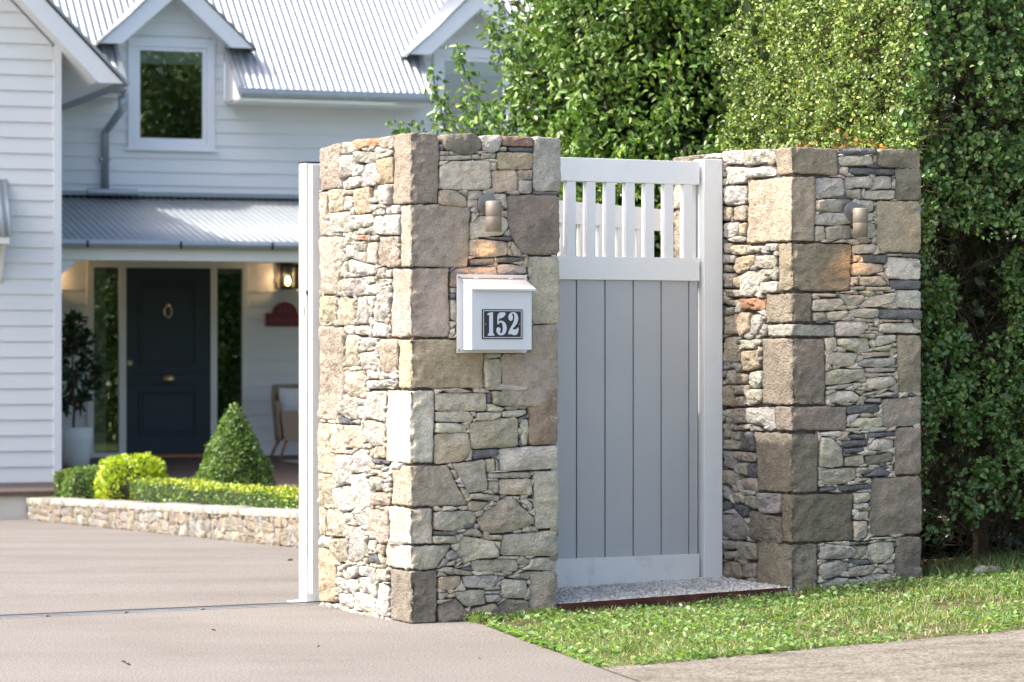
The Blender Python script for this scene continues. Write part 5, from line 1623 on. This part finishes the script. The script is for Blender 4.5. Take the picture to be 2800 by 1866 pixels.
clipped('box_ball', 'bright yellow green clipped box ball behind the low stone wall', ball_s(c, r), 9000, YEL, [.36, .26, .25, .13], 51, (c[0], c[1], -.38), .024, core=core_ellipsoid(c, r))
c = (-2.26, 23.5, -.36); 
clipped('box_cone', 'dark green clipped box cone standing behind the low stone wall', cone_s(c, .46, 1.02), 15000, BOXG, [.36, .3, .14, .2], 52, c, .022, core=core_cone(c, .44, 1.0))
a = ((-4.05, 26.05), (-3.68, 25.88), .30, (-.48, -.45), (-.035, -.04))
clipped('low_hedge', 'low square clipped box hedge at the left end of the stone wall', bar_s(*a), 5500, BOXG, [.36, .3, .14, .2], 53, (-3.8, 25.3, -.45), .022, top=((.45, .38, .18), .5), core=core_bar(*a))
a = ((-3.42, 24.15), (-3.22, 23.75), .34, (-.42, -.40), (.02, .03))
clipped('box_shrub', 'small rounded box shrub between the square hedge and the yellow green ball', ball_s((-3.80, 25.75, -.16), (.20, .19, .2)), 3000, BOXG, [.3, .35, .25, .1], 54, (-3.80, 25.75, -.4), .022, core=core_ellipsoid((-3.80, 25.75, -.16), (.18, .17, .18)))
a = ((-3.0, 23.98), (-.67, 18.35), .32, (-.40, -.21), (-.005, .13))
clipped('low_hedge', 'long low box hedge with yellow green tips following the stone wall', bar_s(*a), 19000, [BOXG[0], BOXG[1], YEL[2], BOXG[3]], [.34, .3, .2, .16], 55, (-1.8, 20.3, -.3), .022, top=((.45, .50, .06), .75), core=core_bar(*a))

# planter wall of small stones
def planter_wall():
    p0 = np.array((-4.41, 26.2)); p1 = np.array((-.75, 17.4)); d = (p1-p0)/np.linalg.norm(p1-p0); s = np.array([-d[1], d[0]]); s = s if s[1] > 0 else -s
    L = np.linalg.norm(p1-p0); rs = random.Random(8)
    g = thing('planter_wall', 'low rough stone planter wall in front of the clipped box plants', 'garden wall', (p0[0], p0[1], -.47))
    def top(t): return float(np.interp(t, [0, 7.92/9.53, 1], [-.280, .021, .06])) if True else 0
    S = Stones(); ex = np.array([d[0], d[1], 0]); n = np.array([-s[0], -s[1], 0])
    x = 0.; 
    while x < L - .02:
        w = rs.uniform(.07, .20); t = (x + w/2)/L; P = p0 + d*x; zg = float(ground_z(*(p0 + d*(x + w/2)))); zt = top(t); h = zt - zg
        cuts = sorted([rs.uniform(.3, .7)] if rs.random() < .5 else [rs.uniform(.22, .4), rs.uniform(.55, .8)])
        cuts = [0] + cuts + [1]
        for a, b in zip(cuts[:-1], cuts[1:]):
            z0, z1 = zg + h*a, zg + h*b - .002; j = lambda: rs.uniform(-.008, .008)
            face_stone(S, [(j(), z0 - P[1]*0 + j()), (w - .002 + j(), z0 + j()), (w - .002 + j(), z1 + j()), (j(), z1 + j())], rs.choice('tmpTpmTw'), np.array([P[0], P[1], 0]), ex, n, depth=.03, rough=2.4, step=.025, k_=.68)
        # capping pieces
        x += w
    S.build('wall_face', g)
    mb = MB(); q = [p0 + d*.02 - s*(-.02), p1, p1 + s*.24, p0 + d*.02 + s*.24]
    zz = [top(0), top(1), top(1), top(0)]
    k = 20; V = []
    for i in range(k):
        a = i/k; b = (i+1)/k; A0 = p0 + (p1-p0)*a + s*.006; B0 = p0 + (p1-p0)*b + s*.006
        mb.hexa([(A0[0], A0[1], -.8), (B0[0], B0[1], -.8), (B0[0]+s[0]*.22, B0[1]+s[1]*.22, -.8), (A0[0]+s[0]*.22, A0[1]+s[1]*.22, -.8), (A0[0], A0[1], top(a)-.012), (B0[0], B0[1], top(b)-.012), (B0[0]+s[0]*.22, B0[1]+s[1]*.22, top(b)-.012), (A0[0]+s[0]*.22, A0[1]+s[1]*.22, top(a)-.012)])
    mb.build('wall_core', M['wallst'], g)
    x = 0; S = Stones()
    while x < L - .05:
        w = rs.uniform(.10, .26); P = p0 + d*(x + w/2) + s*.11; t = (x + w/2)/L
        m = 9; th = rs.uniform(.015, .03); V = []; F = []
        pr = [(math.cos(2*math.pi*k/m)*rs.uniform(.9, 1.1), math.sin(2*math.pi*k/m)*rs.uniform(.9, 1.1)) for k in range(m)]
        for zc, q in ((-.02, 1), (th*.6, 1), (th, .9)):
            for cx, cy in pr:
                cx2 = math.copysign(abs(cx)**.5, cx); cy2 = math.copysign(abs(cy)**.5, cy)
                xy = P + d*cx2*w*.5*q + s*cy2*.135*q; V.append((xy[0], xy[1], top(t) - .012 + zc + rs.uniform(-.003, .003)))
        for i in range(2):
            for k in range(m): a = i*m + k; b = i*m + (k+1) % m; F.append((a, b, b+m, a+m))
        F.append(tuple(range(2*m, 3*m))); S.put(np.array(V), F, np.array(stone_col(rs.choice('wwmcm'), .80))); x += w + .004
    S.build('capping_stones', g)
    w = p0 + np.array([-.35, .15])
    mb = MB(); mb.hexa([(w[0]-.35, w[1]-.15, -.49), (w[0]+.4, w[1]-.25, -.49), (w[0]+.4, w[1]+.25, -.49), (w[0]-.2, w[1]+.3, -.49), (w[0]-.35, w[1]-.15, -.458), (w[0]+.4, w[1]-.25, -.455), (w[0]+.4, w[1]+.25, -.455), (w[0]-.2, w[1]+.3, -.455)])
    o = mb.build('concrete_step', M['conc']); tag(o, 'pale concrete pad at the left end of the planter wall', 'concrete pad')
    V = []; rows = []
    for t in np.linspace(0, 1, 12):
        q = p0 + (p1-p0)*t; rows.append([(q[0] + s[0]*w_, q[1] + s[1]*w_) for w_ in np.linspace(.15, 2.2, 6)])
    VV = []; FF = []
    for i, row in enumerate(rows):
        for x_, y_ in row: VV.append((x_, y_, top(i/11) - .10))
    for i in range(11):
        for j in range(5): a = i*6 + j; FF.append((a, a+1, a+7, a+6))
    o = mesh_obj('garden_bed_soil', VV, FF, M['soil'], None, (0, 0, 0), True); tag(o, kind='structure')
planter_wall()

# potted tree on the porch
def potted():
    X, Y = -4.46, 29.5; hu, hv = H.inv(X, Y); z0 = deck_z(hv); rs = np.random.RandomState(77)
    g = thing('potted_magnolia', 'glossy dark leaved tree in a white round pot beside the front door', 'potted tree', (X, Y, z0))
    mb = MB(); mb.lathe((X, Y, z0), [(0, .002), (.115, .002), (.14, .03), (.165, .14), (.178, .28), (.180, .41), (.165, .41), (.163, .38), (0, .375)], 28); mb.build('pot', M['pot'], g, sm=True)
    mb = MB(); mb.tube([(X - .02, Y, z0 + .36), (X - .01, Y, z0 + .65), (X - .03, Y, z0 + 1.1), (X, Y, z0 + 1.55)], [.016, .013, .010, .005], 8); mb.build('trunk', M['bark'], g, sm=True)
    LP = []; AX = []
    for i in range(95):
        h = rs.uniform(.62, 1.55); prof = np.interp(h, [.6, .75, 1.0, 1.25, 1.5], [.13, .24, .27, .17, .06]); a = rs.uniform(0, 2*math.pi)
        e = np.array([X + prof*math.cos(a), Y + prof*math.sin(a), z0 + h]); s = np.array([X - .02, Y, z0 + h - .12])
        for k in range(7):
            t = rs.uniform(.4, 1); LP.append(s + (e-s)*t + rs.normal(size=3)*.012); AX.append(unit((e-s)[None])[0]*.6 + rs.normal(size=3)*.55 + np.array([0, 0, .15]))
    LP = np.array(LP); n = len(LP)
    leaves('crown', LP, np.array(AX), sphere_dirs(rs, n)*.6 + np.array([0, -.2, .8]), rs.uniform(.07, .12, n), .45, pal(rs, n, [(.018, .045, .018), (.028, .065, .024), (.10, .045, .022)], [.5, .34, .16]), M['leafs'], g, fold=.15)
potted()

# ------------------------------------------------------------------ grass, clover, litter
def in_poly(x, y, P):
    ins = np.zeros(len(x), bool); n = len(P)
    for i in range(n):
        (xa, ya), (xb, yb) = P[i], P[(i+1) % n]
        ins ^= ((ya > y) != (yb > y)) & (x < (xb-xa)*(y-ya)/((yb-ya) or 1e-9) + xa)
    return ins
def blades(name, x, y, h, w, lean, col, label, mat=None, z=None, az=None):
    n = len(x); rs = np.random.RandomState(len(x)); a = rs.uniform(0, 2*math.pi, n) if az is None else az; b = rs.uniform(0, 2*math.pi, n)
    z = ground_z(x, y) - .002 if z is None else z
    P = np.c_[x, y, z]; wd = np.c_[np.cos(a), np.sin(a), np.zeros(n)]*(w/2)[:, None]; ld = np.c_[np.cos(b), np.sin(b), np.zeros(n)]*(h*lean)[:, None]
    up = np.c_[np.zeros(n), np.zeros(n), h]
    V = np.stack([P - wd, P + wd, P + ld*.35 + up*.6 + wd*.8, P + ld*.35 + up*.6 - wd*.8, P + ld + up*(1 - lean[:, None]*.35)], 1).reshape(-1, 3)
    # (5 verts; quad + tri written as two quads with a repeated tip would be degenerate, so add a tip pair)
    V6 = np.concatenate([V.reshape(n, 5, 3), (V.reshape(n, 5, 3)[:, 4:5] + (wd*.12)[:, None])], 1).reshape(-1, 3)
    q = (np.arange(n)*6)[:, None]; F = np.concatenate([q + np.array([[0, 1, 2, 3]]), q + np.array([[3, 2, 5, 4]])], 0)
    o = mesh_obj(name, V6, F, mat or M['grass'], None, (float(x.mean()), float(y.mean()), 0), False, np.repeat(col, 6, 0))
    return tag(o, label[0], label[1], kind='stuff')
def lawn():
    rs = np.random.RandomState(3)
    PL = [(-.11, 11.57), (.30, 10.09)] + [tuple(path_pt(t, rs.uniform(-.006, .012))) for t in np.arange(.05, 6.0, .12)] + [G(4.6, .3, 0)[:2], G(2.52, .12, 0)[:2], G(2.46, -.03, 0)[:2], G(1.79, -.03, 0)[:2], G(1.77, -.025, 0)[:2], G(.66, -.01, 0)[:2], G(.66, -.025, 0)[:2], G(.22, -.02, 0)[:2]]
    def pick(n):
        x = rs.uniform(-.2, 4.2, n); y = rs.uniform(10.0, 13.9, n); s = in_poly(x, y, PL) & (x/y < .20); return x[s], y[s]
    x, y = pick(330000)
    den = fbm(np.c_[x*3.3, y*3.3, x*0], 3); u, v = G.inv(x, y)
    keep = rs.rand(len(x)) < np.clip(.34 + den*1.4, .02, .8); keep &= ~((u > 2.5) & (v > -.12) & (rs.rand(len(x)) < .72))
    x, y = x[keep], y[keep]; n = len(x); u, v = G.inv(x, y)
    hn = fbm(np.c_[x*5, y*5, x*0 + 7], 2)
    h = rs.uniform(.010, .038, n)*(1 + 1.1*hn); nr_ = (v > -.34) & (u > .62) & (u < 1.80); h = np.where(nr_, h*.55, h); h = np.where(nr_ & (v > -.14), h*.45, h); h = h + np.where((v > -.10) & (v < .02), rs.uniform(0, .025, n), 0)
    h = np.where((u > 2.48) & (v > -.15), h*1.8, h)
    col = pal(rs, n, [(.16, .25, .065), (.24, .33, .11), (.08, .15, .04), (.52, .49, .30), (.34, .27, .16)], [.30, .24, .22, .15, .09])
    blades('grass', x, y, h, rs.uniform(.0022, .0055, n), rs.uniform(.2, 1.5, n), col, ('short sunlit green grass between the stone pillars and the footpath', 'grass'))
    # clover and broad weeds
    x, y = pick(42000); m = fbm(np.c_[x*4.2, y*4.2, x*0 + 20], 2) + rs.uniform(-.25, .32, len(x)) > .02; x, y = x[m], y[m]; u_, v_ = G.inv(x, y); m = ~((v_ > -.22) & (u_ > .62) & (u_ < 1.8) & (rs.rand(len(x)) < .93)); x, y = x[m], y[m]; n = len(x)
    P = np.c_[x, y, ground_z(x, y) + rs.uniform(.004, .034, n)]
    a = rs.uniform(0, 2*math.pi, n)
    ax = np.c_[np.cos(a), np.sin(a), rs.uniform(-.3, .8, n)]; nr = np.c_[rs.normal(size=(n, 2))*.6, np.ones(n)]
    o = leaves('clover', P, ax, nr, rs.uniform(.008, .027, n), .7, pal(rs, n, [(.17, .29, .085), (.25, .37, .13), (.10, .19, .055)], [.45, .3, .25]), M['leaf'], None, fold=.1)
    tag(o, 'round leaved clover and weeds growing through the grass', 'weeds', kind='stuff')
    # ragged tufts leaning over the kerb lines
    n = 900; t = rs.uniform(0, 5.5, n); w = rs.normal(0, .012, n); cl = fbm(np.c_[t*5, t*0, t*0], 2) > -.05; t, w = t[cl], w[cl]
    E = np.array([tuple(path_pt(a, b)) for a, b in zip(t, w)]); ye = rs.uniform(10.06, 11.5, 260); E = np.concatenate([E, np.c_[[drive_edge(q) + abs(rs.normal(0, .008)) for q in ye], ye]]); n = len(E)
    P = np.c_[E, ground_z(E[:, 0], E[:, 1]) + rs.uniform(.006, .022, n)]; a = rs.uniform(0, 2*math.pi, n)
    o = leaves('kerb_weeds', P, np.c_[np.cos(a), np.sin(a), rs.uniform(-.3, .5, n)], np.c_[rs.normal(size=(n, 2))*.4, np.ones(n)], rs.uniform(.012, .036, n), .55, pal(rs, n, [(.16, .30, .08), (.24, .38, .12), (.10, .20, .05)], [.4, .35, .25]), M['leaf'], None, fold=.15)
    tag(o, 'broad leaved weeds straggling over the footpath and driveway edge', 'weeds', kind='stuff')
    # dry thatch
    x, y = pick(22000); n = len(x); z = ground_z(x, y) + .002
    blades('dry_thatch', x, y, rs.uniform(.004, .012, n), rs.uniform(.0012, .0025, n), rs.uniform(2, 4.5, n), pal(rs, n, [(.50, .40, .25), (.36, .26, .15), (.60, .50, .33)], [.4, .3, .3]), ('dry pale thatch lying in the grass', 'thatch'), z=z)
    # long grass and dead stalks at the foot of the hedge
    n = 5200; u = rs.uniform(2.50, 4.6, n); v = rs.uniform(-.10, .95, n) - 0*u; d = fbm(np.c_[u*3, v*3, u*0 + 3], 2); s = d > -.12 + .22*(v > .3); u, v = u[s], v[s]; n = len(u)
    XY = np.array([G(a, b, 0)[:2] for a, b in zip(u, v)])
    blades('hedge_foot_grass', XY[:, 0], XY[:, 1], rs.uniform(.03, .12, n), rs.uniform(.002, .004, n), rs.uniform(.2, 1.1, n), pal(rs, n, [(.075, .14, .04), (.10, .18, .05), (.30, .22, .12)], [.45, .35, .2]), ('long dark grass and dead stalks at the foot of the hedge', 'grass'))
    n = 5000; u = rs.uniform(2.48, 4.6, n); v = rs.uniform(-.08, 1.5, n); XYZ = np.array([G(a, b, 0) for a, b in zip(u, v)]); XYZ[:, 2] = ground_z(XYZ[:, 0], XYZ[:, 1]) + .004
    o = leaves('leaf_litter', XYZ, sphere_dirs(rs, n)*np.array([1, 1, .4]), sphere_dirs(rs, n)*.5 + np.array([0, 0, 1]), rs.uniform(.012, .03, n), .6, pal(rs, n, [(.12, .08, .05), (.20, .14, .09), (.06, .045, .03)], [.4, .3, .3]), M['leaf'], None, fold=.3, curl=.3)
    tag(o, 'brown leaf litter lying under the hedge', 'leaf litter', kind='stuff')
lawn()
# stone in the grass beside the pillar
S = Stones(); c = np.array(G(2.80, -.02, 0)); c[2] = float(ground_z(c[0], c[1]))
bm = bmesh.new(); bmesh.ops.create_icosphere(bm, subdivisions=4, radius=1); V = np.array([v.co[:] for v in bm.verts]); F = [[v.index for v in f.verts] for f in bm.faces]; bm.free()
V = np.sign(V)*np.abs(V)**.8; V = V*(1 + fbm(V*1.6 + 3, 3)[:, None]*.30)*np.array([.062, .05, .038]) + c + np.array([0, 0, .012])
o = mesh_obj('loose_rock', V, F, M['stone'], None, None, True, np.tile(np.array([.36, .35, .33]), (len(V), 1))); tag(o, 'grey loose rock half buried in grass right of the right pillar', 'rock')
# fallen leaves and twigs on the driveway
rs = np.random.RandomState(12)
for k, (x, y, s, lab) in enumerate(((-1.02, 15.15, .03, 'dark curled leaf on the driveway inside the gate track'), (-1.28, 16.9, .04, 'olive fallen leaf near the foot of the planter wall'),
        (-1.35, 10.15, .022, 'small brown twig leaf low on the driveway, left of the others'), (-1.18, 11.35, .014, 'brown fallen leaf on the driveway just outside the track'),
        (-.72, 10.75, .012, 'dark fallen leaf on the driveway, left of the pillar foot'), (-.12, 10.35, .014, 'brown fallen leaf on the driveway near the lawn corner'))):
    z = float(ground_z(x, y)) + .006; n = 2; P = np.array([(x, y, z)]*n) + rs.normal(size=(n, 3))*np.array([s*.3, s*.2, .001])
    o = leaves('fallen_leaf', P, rs.normal(size=(n, 3))*np.array([1, .6, .25]), np.array([(0, -.3, 1)]*n) + rs.normal(size=(n, 3))*.3, np.full(n, s), .4, np.tile([.10, .06, .04], (n, 1)), M['leaf'], None, fold=.4, curl=.4, loc=(x, y, z))
    tag(o, lab, 'leaf', 'fallen leaves on the driveway')
